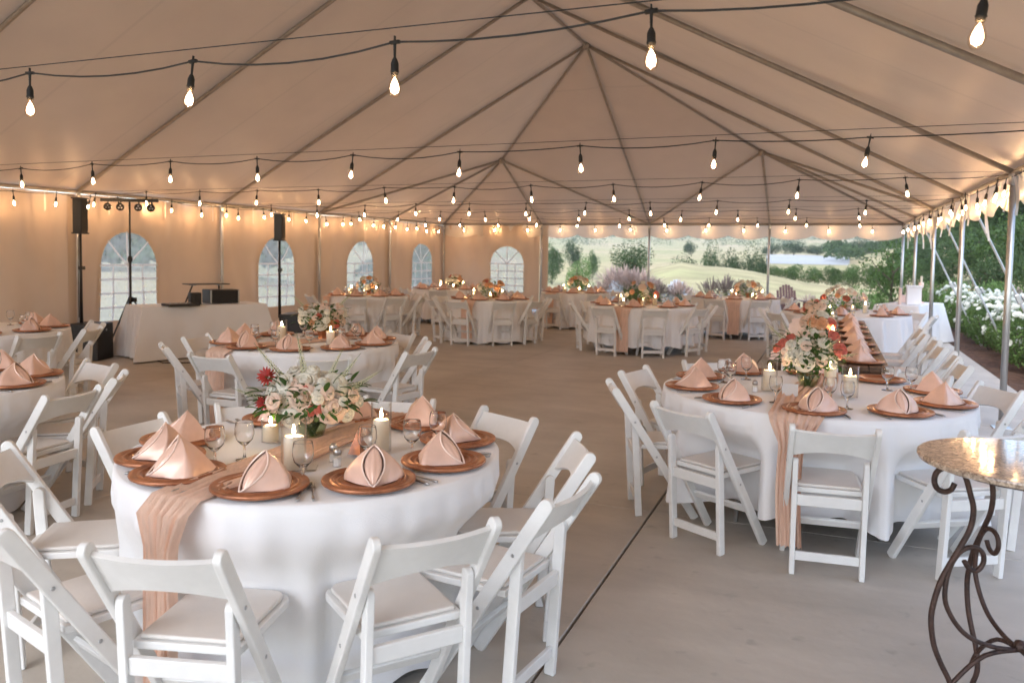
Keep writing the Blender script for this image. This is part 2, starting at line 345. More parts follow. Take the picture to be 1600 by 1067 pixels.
# ------------------------------------------------------------------ tent
tent = thing('marquee_tent', 'large white frame tent with hipped end, aluminium poles and arched window walls', 'tent')
XR = X0 - W / 2
YB = YF - .969 * BAY
Bp = Vector((X0 - .75 * W, YB, HB)); Cp = Vector((X0 - .25 * W, YB, HB)); Ap = Vector((XR, Y0 + 2 * BAY, HP))
Lk = lambda k: Vector((XL, Y0 + k * BAY, HE)); Rk = lambda k: Vector((X0, Y0 + k * BAY, HE)); Pk = lambda k: Vector((XR, Y0 + k * BAY, HP))
Fq = [Vector((X0 - i * W / 4, YF, HE)) for i in range(5)]
def rafter(a, b_, r=.028):
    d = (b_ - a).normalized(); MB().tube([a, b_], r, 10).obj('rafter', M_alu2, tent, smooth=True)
for k in range(-4, 3):
    for q in (Lk(k), Rk(k)):
        rafter(q, Pk(k))
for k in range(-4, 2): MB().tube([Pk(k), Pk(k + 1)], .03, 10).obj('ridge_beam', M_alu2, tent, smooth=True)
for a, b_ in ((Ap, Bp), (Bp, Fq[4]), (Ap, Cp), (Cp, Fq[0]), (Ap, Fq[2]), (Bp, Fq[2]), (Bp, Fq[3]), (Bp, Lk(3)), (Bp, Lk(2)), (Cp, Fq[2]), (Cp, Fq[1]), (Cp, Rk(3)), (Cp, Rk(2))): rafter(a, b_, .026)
for k in range(-4, 4):
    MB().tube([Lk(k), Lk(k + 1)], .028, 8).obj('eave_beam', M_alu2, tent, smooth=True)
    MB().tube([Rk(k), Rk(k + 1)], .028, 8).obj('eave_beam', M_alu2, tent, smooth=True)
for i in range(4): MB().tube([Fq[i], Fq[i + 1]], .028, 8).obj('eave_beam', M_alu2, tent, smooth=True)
for q in (Ap, Bp, Cp): MB().lathe([(.0, -.09), (.06, -.08), (.085, 0), (.06, .06)], 12, q).obj('crown_fitting', M_alu2, tent)
def fabric(a, b_, c, d=None, n=16):
    # quad or triangle panel with sag between the members, 4.5 cm above them
    def fn(u, v):
        if d is None:
            q = a * (1 - u) * (1 - v) + b_ * u * (1 - v) + c * v; e_ = min(u, 1 - u) * (1 - v) * 4 * v * 2
        else:
            q = (a * (1 - u) + b_ * u) * (1 - v) + (d * (1 - u) + c * u) * v; e_ = 4 * u * (1 - u) * min(1, 4 * v * (1 - v))
        wr = .026 * math.sin(q.y * 9 + q.x * 3) * math.sin(q.x * 2.1 + q.y) * math.exp(-(q.z - HE) * 2.2)
        return (q.x, q.y, q.z + .05 - .05 * e_ * (1 if d is not None else .6) + wr * e_ * 1.5)
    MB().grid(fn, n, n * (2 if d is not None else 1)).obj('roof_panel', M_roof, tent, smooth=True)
oL, oR, oF = Vector((-.07, 0, -.02)), Vector((.07, 0, -.02)), Vector((0, .07, -.02))
for k in range(-4, 2):
    fabric(Lk(k) + oL, Lk(k + 1) + oL, Pk(k + 1), Pk(k)); fabric(Rk(k + 1) + oR, Rk(k) + oR, Pk(k), Pk(k + 1))
for a, b_, c in ((Lk(2) + oL, Bp, Ap), (Lk(2) + oL, Lk(3) + oL, Bp), (Lk(3) + oL, Fq[4] + oL + oF, Bp), (Fq[4] + oL + oF, Fq[3] + oF, Bp), (Fq[3] + oF, Fq[2] + oF, Bp), (Bp, Fq[2] + oF, Ap),
                 (Ap, Cp, Rk(2) + oR), (Cp, Rk(3) + oR, Rk(2) + oR), (Cp, Fq[0] + oR + oF, Rk(3) + oR), (Fq[0] + oR + oF, Cp, Fq[1] + oF), (Fq[1] + oF, Cp, Fq[2] + oF), (Fq[2] + oF, Cp, Ap)): fabric(a, b_, c)
# ropes/lacing bags of fabric along the seams (pocket strips beside the rafters)
for k in range(-4, 3):
    for q, s in ((Lk(k), 1), (Rk(k), -1)):
        MB().tube([q + Vector((s * .1, .035, .045)), Pk(k) + Vector((-s * .1, .035, .02))], .008, 5).obj('seam_cord', M_alu2, tent)
# poles with base plates
def pole(q):
    o_ = MB().tube([(q.x, q.y, .012), (q.x, q.y, HE - .03)], .030, 12).obj('pole', M_alu, tent, smooth=True)
    MB().box((q.x, q.y, .006), (.16, .16, .012)).obj('base_plate', M_steel, o_, bevel=.003)
    MB().lathe([(.04, 0), (.042, .10), (.03, .13)], 10, (q.x, q.y, HE - .12)).obj('corner_fitting', M_alu, o_, smooth=True)
for k in range(-4, 5): pole(Lk(k)); pole(Rk(k))
for i in (1, 2, 3): pole(Fq[i])
# valances (scalloped) far and right and hem on the left inside
def valance(a, b_, nsc, drop=.30):
    a, b_ = Vector(a), Vector(b_); L = (b_ - a).length; nrm = Vector((-(b_ - a).y, (b_ - a).x, 0)).normalized()
    n = nsc * 12
    def fn(u, v):
        s = abs(math.sin(u * nsc * PI)); dr = (drop + .10 * s ** .7) * v
        q = a.lerp(b_, u) + nrm * (.018 * math.sin(u * L * 7) * v); return (q.x, q.y, q.z - dr + .02)
    MB().grid(fn, n, 4).obj('valance', M_val, tent, smooth=True)
for i in range(4): valance(Fq[i] + Vector((0, .075, 0)), Fq[i + 1] + Vector((0, .075, 0)), 3)
for k in range(-4, 4): valance(Rk(k) + Vector((.075, 0, 0)), Rk(k + 1) + Vector((.075, 0, 0)), 3, .26)
# hanging straps on the right eave
for i in range(46):
    y = -.3 + i * .47 + rnd.uniform(-.15, .15); L = rnd.uniform(.25, .62)
    if y > YF - .2: break
    sw = rnd.uniform(-.10, .12); ww = rnd.uniform(.009, .015); x = X0 + rnd.uniform(-.05, .05)
    MB().grid(lambda u, v: (x + (u - .5) * ww * 1.7 + .02 * math.sin(v * 3 + i) + sw * .6 * v, y + (u - .5) * ww + sw * v * v, HE - .02 - L * v), 1, 6).obj('tie_strap', M_strap, tent, smooth=True)
for i in range(9):
    x = XL + 3.4 + i * 1.0; MB().grid(lambda u, v: (x + (u - .5) * .03 + .02 * v, YF - .03, HE - .03 - .28 * v), 1, 3).obj('tie_strap', M_strap, tent, smooth=True) if i % 3 else None
for i in range(9):
    y = 6 + i * 1.1 + rnd.uniform(-.2, .2); MB().grid(lambda u, v: (XL + .06, y + (u - .5) * .03, HE - .03 - rnd.uniform(.28, .30) * v), 1, 3).obj('tie_strap', M_strap, tent, smooth=True)
# guy straps with ratchets outside on the right
for k in range(-1, 4):
    q = Rk(k) + Vector((.05, 0, 0)); e_ = Vector((X0 + 1.25, q.y + .1, -.1)); dv = (e_ - q).normalized()
    MB().tube([q, q.lerp(e_, .5), e_], .016, 6).obj('guy_strap', M_alu, tent)
    c = q.lerp(e_, .52); rotm = dv.to_track_quat('Z', 'Y').to_matrix()
    MB().box(c, (.04, .06, .13), rotm).box(c + rotm @ Vector((.0, .06, .02)), (.05, .04, .1), rotm).obj('ratchet', M_steel, tent, bevel=.008)
    MB().tube([e_ + Vector((0, 0, -.1)), e_ + Vector((0, 0, .14))], .012, 6).obj('ground_stake', M_steel, tent)
# side walls with arched windows
def inside_arch(s, z, s0, hw, zb, zt):
    if abs(s - s0) > hw or z < zb: return False
    zs = zt - hw
    return z <= zs or (s - s0) ** 2 + (z - zs) ** 2 <= hw * hw
def wall(fn, s_a, s_b, wins, seed):
    # fn(s, z, off) -> world point; off is the inward offset of the cloth
    step = .035; ns = int((s_b - s_a) / step); zt = HE - .03; zb = .05; nz = int((zt - zb) / step)
    r_ = random.Random(seed); ph = [r_.uniform(0, 6.28) for _ in range(6)]
    def off(s, z):
        e = min(1, min(s - s_a, s_b - s) * 3) * 1.25
        k = (z - zb) / (zt - zb)
        return e * (.030 * math.sin(s * 2.4 + ph[0] + .5 * z) + .016 * math.sin(s * 6.3 + ph[1] - .6 * z) + .024 * k ** 4 * math.sin(s * 15 + ph[2]) + .010 * math.sin(s * 11 + 2.2 * math.sin(z * 1.7 + ph[4])) + .012 * math.sin(z * 3 + s * 3.1 + ph[3])) + .03
    V = []; idx = {}
    F_ = []
    for i in range(ns + 1):
        for j in range(nz + 1):
            s = s_a + (s_b - s_a) * i / ns; z = zb + (zt - zb) * j / nz; V.append(fn(s, z, off(s, z)))
    for i in range(ns):
        for j in range(nz):
            s = s_a + (s_b - s_a) * (i + .5) / ns; z = zb + (zt - zb) * (j + .5) / nz
            if any(inside_arch(s, z, *w_) for w_ in wins): continue
            a = i * (nz + 1) + j; F_.append((a, a + nz + 1, a + nz + 2, a + 1))
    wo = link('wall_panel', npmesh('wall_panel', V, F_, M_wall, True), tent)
    for (s0, hw, wb, wt) in wins:
        zs = wt - hw
        P_ = lambda s, z, e=0: fn(s, z, off(s, z) + e)
        # pane: fan grid
        arch = [(s0 - hw, wb)] + [(s0 - hw, wb + (zs - wb) * k / 8) for k in range(1, 9)] + [(s0 - hw * math.cos(PI * k / 16), zs + hw * math.sin(PI * k / 16)) for k in range(1, 16)] + [(s0 + hw, zs - (zs - wb) * k / 8) for k in range(0, 9)]
        n = len(arch)
        wf = MB()
        for k in range(n):
            (a1, b1), (a2, b2) = arch[k], arch[(k + 1) % n]
            def ins(a_, b__, g_): 
                ca, cb = s0, (wb + zs) / 2
                dx, dz = a_ - ca, b__ - cb; l = math.hypot(dx, dz); return (a_ + dx / l * g_, b__ + dz / l * g_)
            i1, i2, o1, o2 = ins(a1, b1, -.035), ins(a2, b2, -.035), ins(a1, b1, .035), ins(a2, b2, .035)
            wf.add([P_(*i1, .006), P_(*i2, .006), P_(*o2, .006), P_(*o1, .006)], [(0, 1, 2, 3)])
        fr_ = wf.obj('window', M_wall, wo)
        pm = MB(); nu = 10; rows = []
        for j in range(13):
            z = wb + (wt - .004 - wb) * j / 12; half = hw if z <= zs else math.sqrt(max(hw * hw - (z - zs) ** 2, 0)); rows.append([P_(s0 + half * (2 * i / nu - 1), z, 0) for i in range(nu + 1)])
        pm.add([q for r__ in rows for q in r__], [(j * (nu + 1) + i, j * (nu + 1) + i + 1, (j + 1) * (nu + 1) + i + 1, (j + 1) * (nu + 1) + i) for j in range(12) for i in range(nu)])
        pm.obj('pane', M_pvc, fr_, smooth=True)
        def strip(a_, b__, wd=.017):
            m_ = MB(); n_ = 10; pts = []
            dx, dz = b__[0] - a_[0], b__[1] - a_[1]; l = math.hypot(dx, dz); nx, nz_ = -dz / l * wd, dx / l * wd
            for k in range(n_ + 1):
                s, z = a_[0] + dx * k / n_, a_[1] + dz * k / n_; pts += [P_(s + nx, z + nz_, .008), P_(s - nx, z - nz_, .008)]
            m_.add(pts, [(2 * k, 2 * k + 2, 2 * k + 3, 2 * k + 1) for k in range(n_)]); m_.obj('muntin', M_mull, fr_)
        for k in range(1, 4): strip((s0 - hw + 2 * hw * k / 4, wb), (s0 - hw + 2 * hw * k / 4, zs)) 
        nr = 4
        for k in range(0, nr): strip((s0 - hw, zs - (zs - wb) * k / nr), (s0 + hw, zs - (zs - wb) * k / nr))
        for a in (45, 90, 135): strip((s0, zs), (s0 + hw * math.cos(R(a)) * .98, zs + hw * math.sin(R(a)) * .98))
    return wo
XW = XL - .10
fnL = lambda s, z, o_: (XW + o_, s, z)
WL = [(9.74, .56, .42, 1.88), (13.53, .56, .42, 1.88), (16.62, .56, .42, 1.87), (19.74, .56, .42, 1.87)]
bnd = [-3.43, -.38, 2.67, 5.72, Y0, 11.86, Y0 + 2 * BAY, Y0 + 3 * BAY, YF + .08]
for i in range(len(bnd) - 1):
    wl = [w_ for w_ in WL if bnd[i] < w_[0] < bnd[i + 1]]
    if not wl and i < 0: wl = [((bnd[i] + bnd[i + 1]) / 2, .56, .42, 1.88)] if i % 2 == 0 else []
    wall(fnL, bnd[i] - (.12 if i != 5 else -.03), bnd[i + 1] - .0, wl, i)
fnF = lambda s, z, o_: (s, YF + .10 - o_, z)
wall(fnF, XL - .08, -8.0 + .45, [(-8.50 - .02, .53, .50, 1.84)], 11)
wall(fnF, -7.53, -7.42 + .0 + .12, [], 12)

# ------------------------------------------------------------------ string lights
def socket_meshes():
    s = MB().lathe([(.0, .012), (.006, .012), (.009, 0), (.007, -.03), (.006, -.075), (.012, -.085), (.019, -.105), (.019, -.14), (.021, -.142), (.021, -.148), (.018, -.15), (.017, -.165), (.0, -.165)], 10)
    s.box((0, 0, -.002), (.055, .016, .016)).box((0, 0, .018), (.005, .012, .022))
    me_s = s.mesh('socket', M_cord, True)
    b_ = MB().lathe([(.013, -.163), (.016, -.175), (.027, -.205), (.031, -.228), (.028, -.25), (.018, -.267), (.0, -.273)], 14).mesh('bulb', M_bulb, True)
    c = MB().lathe([(.0, -.17), (.010, -.185), (.019, -.21), (.022, -.228), (.018, -.247), (.0, -.257)], 10).mesh('bulb_glow', M_glow, True)
    f_ = MB().lathe([(.0, -.185), (.0055, -.19), (.0065, -.215), (.0055, -.243), (.0, -.248)], 6).mesh('filament', M_fil, True)
    return me_s, b_, c, f_
SK, BG, GL, FI = socket_meshes()
M_halo = None
def string_light(label, pts, bulbs, wire=None, sag=.035, rot=0):
    """pts: cable support points; bulbs: positions of the pendants on the cable"""
    root = thing('string_light', label, 'string lights', pts[0], 0, 'string lights hung across and round the tent')
    o = Vector(pts[0]); rs = random.Random(len(label) + int(pts[0][1] * 7))
    path = []
    bl = sorted([Vector(b_) for b_ in bulbs], key=lambda q: (q - o).length)
    anchors = [Vector(pts[0])] + bl + [Vector(pts[-1])]
    for a, b_ in zip(anchors, anchors[1:]):
        sg = sag * rs.uniform(.3, 1.3) * min(1, (b_ - a).length)
        for k in range(6): u = k / 6; q = a.lerp(b_, u); path.append(q - Vector((0, 0, 4 * sg * u * (1 - u))) - o)
    path.append(anchors[-1] - o)
    MB().tube(path, .0042, 5).obj('cable', M_cord, root)
    if wire: MB().tube([Vector(wire[0]) - o, Vector(wire[1]) - o], .0026, 4).obj('support_wire', M_cord, root)
    for b_ in bl:
        s = link('socket', SK, root, b_ - o); s.rotation_euler = (rs.uniform(-.17, .17), rs.uniform(-.17, .17), rot + rs.uniform(-.2, .2)); s.scale = (.78, .78, .76)
        g_ = link('bulb', BG, s); link('bulb_glow', GL, s); link('filament', FI, s)
BH = 2.40
xb = {-2: [.39 - .97 * i for i in range(11)], -1: [.21 - .98 * i for i in range(11)], 0: [.65 - .98 * i for i in range(12)], 1: [.42 - .98 * i for i in range(12)], 2: [.40 - .99 * i for i in range(12)], 3: [.5 - 1.0 * i for i in range(11)]}
nm = {-2: 'nearest black string of warm bulbs, crossing the top of the view', -1: 'second nearest string of warm bulbs across the tent', 0: 'third string of warm bulbs across the tent, ending above near right poles', 1: 'fourth string of warm bulbs from the camera across the tent', 2: 'fifth string of warm bulbs from the camera across the tent', 3: 'sixth and farthest string of warm bulbs crossing the tent'}
for k, xl in xb.items():
    y = Y0 + k * BAY; z = 2.39 if k < 2 else 2.44
    r0 = random.Random(k)
    string_light(nm[k], [(X0, y, z + .02), (XL, y, z - .02)], [(x, y, z + r0.uniform(-.012, .012) + (.05 if abs(x + 4.4) > 4.6 else 0) * 0) for x in xl if x > XL + .2], [(X0, y + .01, z + .05), (XL, y + .01, z + .03)], rot=0)
yl = [y for y in [8.27, 8.88, 9.32, 10.06, 10.4, 11.14, 11.8, 12.08, 12.77, 13.1, 13.61, 14.15, 14.9, 15.5, 15.93, 16.83, 17.4, 17.97, 18.5, 18.96, 19.6, 20.3]]
string_light('bulb string along the left wall eave above the arched windows', [(XL + .18, 2.0, 2.37), (XL + .18, YF - .2, 2.37)], [(XL + .18 + rnd.uniform(-.05, .05), y, 2.37 + rnd.uniform(-.03, .03)) for y in [3, 3.9, 4.8, 5.8, 6.8, 7.6] + yl], rot=PI / 2)
string_light('bulb string along the far eave in front of the scalloped valance', [(XL + .3, YF - .12, 2.44), (X0 - .1, YF - .12, 2.44)], [(x, YF - .12, 2.43 + rnd.uniform(-.02, .02)) for x in [.88 - .972 * i for i in range(12)]])
yr = [2.2, 3.1, 4.0, 5.0, 6.0, 7.0, 8.0, 9.05, 9.25, 9.56, 9.81, 10.19, 11.08, 11.6, 12.19, 12.8, 13.44, 14.01, 14.6, 15.08, 15.6, 16.1, 16.73, 17.38, 18.0, 18.7, 19.56, 20.2]
string_light('bulb string along the right open eave among hanging straps', [(X0 - .03, 1.5, 2.40), (X0 - .03, YF - .1, 2.38)], [(X0 - .03 + rnd.uniform(-.06, .06), y, 2.38 + rnd.uniform(-.03, .03)) for y in yr], rot=PI / 2)

# ------------------------------------------------------------------ folding chair
def slab_bar(a, b_, wx, wt, m_, name, parent, rounded=0, bevel=.005):
    """flat bar between two points in a YZ plane: wx along X, wt across"""
    a, b_ = Vector(a), Vector(b_); d = (b_ - a).normalized(); n = Vector((1, 0, 0)).cross(d)
    mb_ = MB(); prof = []
    L = (b_ - a).length
    pts = [(0, -wt / 2), (0, wt / 2)]
    if rounded:
        pts += [(L - wt / 2 + wt / 2 * math.sin(t_), wt / 2 * math.cos(t_)) for t_ in [PI * k / 8 for k in range(9)]]
    else: pts += [(L, wt / 2), (L, -wt / 2)]
    V_ = []
    for sx in (-wx / 2, wx / 2):
        for l, t_ in pts: V_.append(a + d * l + n * t_ + Vector((sx, 0, 0)))
    n_ = len(pts); F_ = [tuple(range(n_))[::-1], tuple(range(n_, 2 * n_))] + [(k, (k + 1) % n_, n_ + (k + 1) % n_, n_ + k) for k in range(n_)]
    return mb_.add(V_, F_).obj(name, m_, parent, bevel=bevel, seg=2)
def make_chair(detail):
    c = thing('folding_chair', 'x', 'chair')
    top, foot = Vector((0, -.36, .79)), Vector((0, .15, .0))
    bv = .006 if detail else 0.0
    for s in (-1, 1):
        slab_bar(foot + Vector((s * .193, 0, 0)), top + Vector((s * .193, 0, 0)), .026, .05, M_chair, 'back_post', c, 1, bv)
        rp = slab_bar((s * .1645, -.19, 0), (s * .1645, -.227, .60), .026, .042, M_chair, 'rear_leg', c, 1, bv)
        if detail:
            for (x, y, z) in ((s * .207, -.228, .585), (s * .207, -.093, .375), (s * .178, -.226, .57)):
                MB().lathe([(0, .002), (.006, .0015), (.007, 0)], 8).obj('bolt', M_steel, c, loc=(x, y, z)).rotation_euler = (0, s * PI / 2, 0)
    # backrest slat with arched lower edge, bowed backward
    d = (foot - top).normalized(); n = Vector((0, -d.z, d.y)) ; n = n if n.y < 0 else -n
    NB = 14
    Vb = []; Fb = []
    for sd_ in (0, 1):
        for i in range(NB + 1):
            u = i / NB * 2 - 1; bow = .022 * (1 - u * u)
            ztop = .035 - .012 * (1 - u * u) * -1 * .8; zbot = .20 - .055 * (1 - abs(u) ** 2.2)
            for l in (ztop - .018 * (1 - u * u), (ztop + zbot) / 2 - .005 * (1 - u * u), zbot):
                q = top + d * l + n * (bow + (.008 if sd_ else -.008)); Vb.append((u * .18, q.y, q.z))
    K = (NB + 1) * 3
    for i in range(NB):
        for j in range(2):
            a = i * 3 + j; Fb.append((a, a + 3, a + 4, a + 1)); Fb.append((K + a, K + a + 1, K + a + 4, K + a + 3))
        a = i * 3; Fb.append((a, K + a, K + a + 3, a + 3)); a = i * 3 + 2; Fb.append((a, a + 3, K + a + 3, K + a))
    o_ = MB().add(Vb, Fb).obj('backrest', M_chair, c, smooth=True)
    md = o_.modifiers.new('sharp', 'EDGE_SPLIT'); md.split_angle = R(40)
    # seat frame and pad
    def outline(x, y0, y1, cr):
        P_ = [(-x + .01, y0), (x - .01, y0)]
        P_ += [(x - cr + cr * math.cos(t_), y1 - cr + cr * math.sin(t_)) for t_ in [k * PI / 8 for k in range(5)]]
        P_ += [(-x + cr - cr * math.sin(t_), y1 - cr + cr * math.cos(t_)) for t_ in [k * PI / 8 for k in range(5)]]
        return P_
    def plate(P_, z0, z1, nm_, mt, bevel):
        n_ = len(P_); V_ = [(x, y, z0) for x, y in P_] + [(x, y, z1) for x, y in P_]
        return MB().add(V_, [tuple(range(n_))[::-1], tuple(range(n_, 2 * n_))] + [(k, (k + 1) % n_, n_ + (k + 1) % n_, n_ + k) for k in range(n_)]).obj(nm_, mt, c, bevel=bevel)
    plate(outline(.177, -.18, .20, .055), .415, .440, 'seat_frame', M_chair, bv * .7)
    plate(outline(.160, -.168, .188, .05), .441, .456, 'seat_pad', M_pad, .006 if detail else 0)
    MB().box((0, -.2135, .385), (.303, .02, .055), Matrix.Rotation(.06, 3, 'X')).obj('rear_rail', M_chair, c, bevel=bv * .6)
    MB().box((0, -.196, .095), (.303, .018, .045), Matrix.Rotation(.06, 3, 'X')).obj('rear_stretcher', M_chair, c, bevel=bv * .6)
    MB().box((0, .011, .215), (.360, .018, .045), Matrix.Rotation(.573, 3, 'X')).obj('front_stretcher', M_chair, c, bevel=bv * .6)
    return reg(c)
CH1 = make_chair(True); CH0 = make_chair(False)

# ------------------------------------------------------------------ table pieces
# charger plate
plate_me = MB().lathe([(0, .000), (.12, 0), (.158, .004), (.166, .009), (.1675, .015), (.165, .020), (.160, .021), (.145, .0165), (.136, .0145), (.134, .019), (.129, .020), (.125, .018), (.122, .0125), (.1135, .0115), (.1115, .0155), (.107, .016), (.104, .013), (.101, .009), (.06, .008), (0, .008)], 40)
CHP = plate_me.mesh('charger_plate', M_copper, True)
def napkin_mesh(seed, wide):
    r_ = random.Random(seed); mb_ = MB(); H_ = .126 * r_.uniform(.92, 1.06); L = .125; hw = .125 if wide else .105
    apex = Vector((r_.uniform(-.022, .022), r_.uniform(-.025, .012), H_)); F0 = Vector((r_.uniform(-.015, .015), .104, .004)); T = Vector((r_.uniform(-.03, .03), -L, .006)); cz = r_.uniform(.002, .007); cf = r_.uniform(5, 10)
    wob = r_.uniform(-.4, .4)
    for s in (-1, 1):
        def fn(u, v, s=s):
            # u 0 apex -> 1 ground; v 0 rim -> 1 back ridge
            rim = apex.lerp(F0, u) + Vector((s * .038 * math.sin(PI * u) ** .8, -.014 * math.sin(PI * u), 0))
            bk = apex.lerp(T, u) + Vector((0, 0, .010 * math.sin(PI * u)))
            q = rim.lerp(bk, v); bul = (1 - abs(2 * v - 1)) * u * hw
            q = q + Vector((s * bul, 0, -.004 * math.sin(PI * v) * u))
            q.x += s * cz * math.sin(u * cf + v * 11 + wob * 6) * v * (1 - v) * 4 * u; q.y += cz * .8 * math.sin(v * 13 + u * 4 + s) * u * v * (1 - v) * 4
            q.z = max(q.z, .003); return q
        mb_.grid(fn, 12, 12)
    # inner roll (folded cloth inside the opening)
    def fi(u, v):
        a = (v - .5) * 2; q = apex.lerp(F0, .06 + .92 * u) + Vector((a * .030 * math.sin(PI * (.03 + .94 * u)) ** .8, -.014 + .018 * (1 - a * a) * math.sin(PI * u), 0)); q.z = max(q.z, .004)
        q.y += .004 * math.cos(a * 9) * math.sin(PI * u); return q
    mb_.grid(fi, 10, 10)
    me = mb_.mesh('napkin_fold', M_satin, True)
    rim = MB()
    for s in (-1, 1):
        rim.tube([apex.lerp(F0, u) + Vector((s * .038 * math.sin(PI * u) ** .8, -.014 * math.sin(PI * u) + .001, .001)) for u in [k / 12 for k in range(13)]], .0032, 6)
    return me, rim.mesh('napkin_hem', M_hem, True)
NAPS = [napkin_mesh(i, i % 2) for i in range(9)]
# goblet
gob = MB().lathe([(0, .0), (.033, .0), (.034, .001), (.034, .002), (.032, .003), (.012, .006), (.0055, .012), (.0045, .035), (.006, .055), (.018, .066), (.032, .082), (.038, .105), (.037, .13), (.0335, .150), (.0333, .1515), (.0328, .152), (.0324, .1515), (.0322, .150), (.0357, .13), (.0367, .105), (.0305, .0835), (.0165, .069), (.006, .0665), (0, .0665)], 24).mesh('goblet', M_gob, True)
tumb = MB().lathe([(.0, 0), (.030, 0), (.036, .09), (.0345, .09), (.029, .004), (0, .004)], 20).mesh('tumbler', M_glass, True)
def goblet(x, y, z, label, me=gob):
    o_ = link('wine_glass' if me is gob else 'candle_cup', me, None, (x, y, z)); o_.rotation_euler.z = rnd.uniform(0, 6); tag(o_, label, 'glass', 'water goblets on the tables'); return o_
# cutlery
kn = MB().tube([(0, -.105, .004), (0, -.09, .005), (0, -.03, .004), (0, -.015, .003)], [.004, .006, .0045, .0035], 6); kn.box((0, .045, .003), (.014, .125, .0016)); KN = kn.mesh('knife', M_steel, True)
fk = MB().tube([(0, -.1, .004), (0, -.085, .005), (0, -.03, .004), (0, .03, .003), (0, .045, .004)], [.0035, .0055, .003, .0025, .004], 6); fk.box((0, .055, .004), (.022, .02, .0018))
for i in range(4): fk.box((-.009 + i * .006, .08, .005), (.0026, .04, .0014))
FK = fk.mesh('fork', M_steel, True)
# pillar candle in a glass cylinder
def candle_proto(hc, hg, cr=.035, gr=.046):
    c = thing('pillar_candle', 'x', 'candle')
    w_ = MB().lathe([(0, .002), (cr, .002), (cr + .0005, hc - .006), (cr - .003, hc), (cr - .008, hc - .002), (.006, hc - .006), (0, hc - .007)], 24).obj('candle', M_wax, c, smooth=True)
    MB().tube([(0, 0, hc - .008), (.001, 0, hc + .008)], .0012, 5).obj('wick', M_wick, w_)
    MB().lathe([(0, hc + .004), (.0055, hc + .012), (.006, hc + .02), (.003, hc + .034), (0, hc + .045)], 8).obj('flame', M_flame, w_, smooth=True)
    if hg: MB().lathe([(0, 0), (gr, 0), (gr, hg), (gr - .0025, hg), (gr - .0025, .003), (0, .003)], 28).obj('glass_cylinder', M_glass, c, smooth=True)
    return reg(c)
CA = candle_proto(.125, .185, .037, .048); CB = candle_proto(.13, .20, .033, .042); CC = candle_proto(.07, .10, .032, .04); CD = candle_proto(.125, 0, .036)
# shaker
def shaker():
    s = thing('salt_shaker', 'x', 'shaker')
    MB().lathe([(0, 0), (.018, 0), (.019, .01), (.015, .048), (.0, .048)], 8).obj('glass_body', M_glass, s)
    MB().lathe([(0, .003), (.0155, .003), (.0145, .032), (0, .032)], 8).obj('filling', M_cloth, s)
    MB().lathe([(.016, .046), (.017, .06), (.010, .072), (0, .075)], 12).obj('cap', M_steel, s, smooth=True)
    return reg(s)
SH = shaker()
# ------------------------------------------------------------------ flowers
def rose_mesh(m_, name='rose', seed=1, n=3):
    r_ = random.Random(seed); mb_ = MB()
    lay = [(.012, .30, 3, .036), (.022, .55, 5, .040), (.034, .85, 5, .040), (.046, 1.15, 6, .036)]
    for li, (rad, open_, cnt, hh) in enumerate(lay):
        for k in range(cnt):
            a0 = 2 * PI * k / cnt + li * .7 + r_.uniform(-.1, .1); wd = 2 * PI / cnt * .72
            def fn(u, v, a0=a0):
                a = a0 + (u - .5) * 2 * wd; rr = rad * (.25 + .75 * math.sin(v * PI / 2 * .95) ** .9) * (1 + .10 * open_ * v ** 3)
                z = hh * (v ** .85) * (1.15 - .42 * open_) - .012 * li * .5 * v ** 4 - .010 * ((u - .5) * 2) ** 2 * v
                return (rr * math.cos(a), rr * math.sin(a), z + .004)
            mb_.grid(fn, 4, 4)
    mb_.lathe([(0, .0), (.020, .006), (.030, .022), (.008, .033), (0, .034)], 10)
    return mb_.mesh(name, m_, True)
RW, RP, RO, RC = rose_mesh(M_rosew), rose_mesh(M_rosep, seed=2), rose_mesh(M_roseo, seed=3), rose_mesh(M_rosec, seed=4)
def daisy_mesh(m_):
    mb_ = MB(); r_ = random.Random(4)
    for L in range(2):
        for k in range(11):
            a = 2 * PI * k / 11 + L * .3; 
            def fn(u, v): 
                rr = .006 + v * .032 * (1 - .15 * L); ww = (u - .5) * .013 * (math.sin(PI * (.15 + .8 * v))); z = .004 + .012 * L + .016 * v * (1 + L) - .012 * v * v
                return (rr * math.cos(a) - ww * math.sin(a), rr * math.sin(a) + ww * math.cos(a), z)
            mb_.grid(fn, 2, 3)
    return mb_.mesh('gerbera', m_, True)
DR = daisy_mesh(M_red)
def spike_mesh(L=.20):
    mb_ = MB(); r_ = random.Random(8)
    for k in range(70):
        u = k / 70; a = k * 2.4; rr = .013 * (1 - .75 * u) + .002; s = .0068 * (1 - .6 * u)
        s *= 1.15; c = Vector((rr * math.cos(a), rr * math.sin(a), .05 + L * u))
        d1 = Vector((math.cos(a), math.sin(a), .5)).normalized(); d2 = d1.orthogonal().normalized(); d3 = d1.cross(d2)
        mb_.add([c + d1 * s, c + d2 * s, c + d3 * s, c - d2 * s, c - d3 * s, c - d1 * s * .3], [(0, 1, 2), (0, 2, 3), (0, 3, 4), (0, 4, 1), (5, 2, 1), (5, 3, 2), (5, 4, 3), (5, 1, 4)])
    me = mb_.mesh('flower_spike', M_bud); st = MB().tube([(0, 0, -.05), (0, 0, .05), (.002, 0, .05 + L * .7), (.004, 0, .08 + L)], [.003, .0026, .002, .001], 5).mesh('stem', M_leafl); return me, st
SPK, SST = spike_mesh()
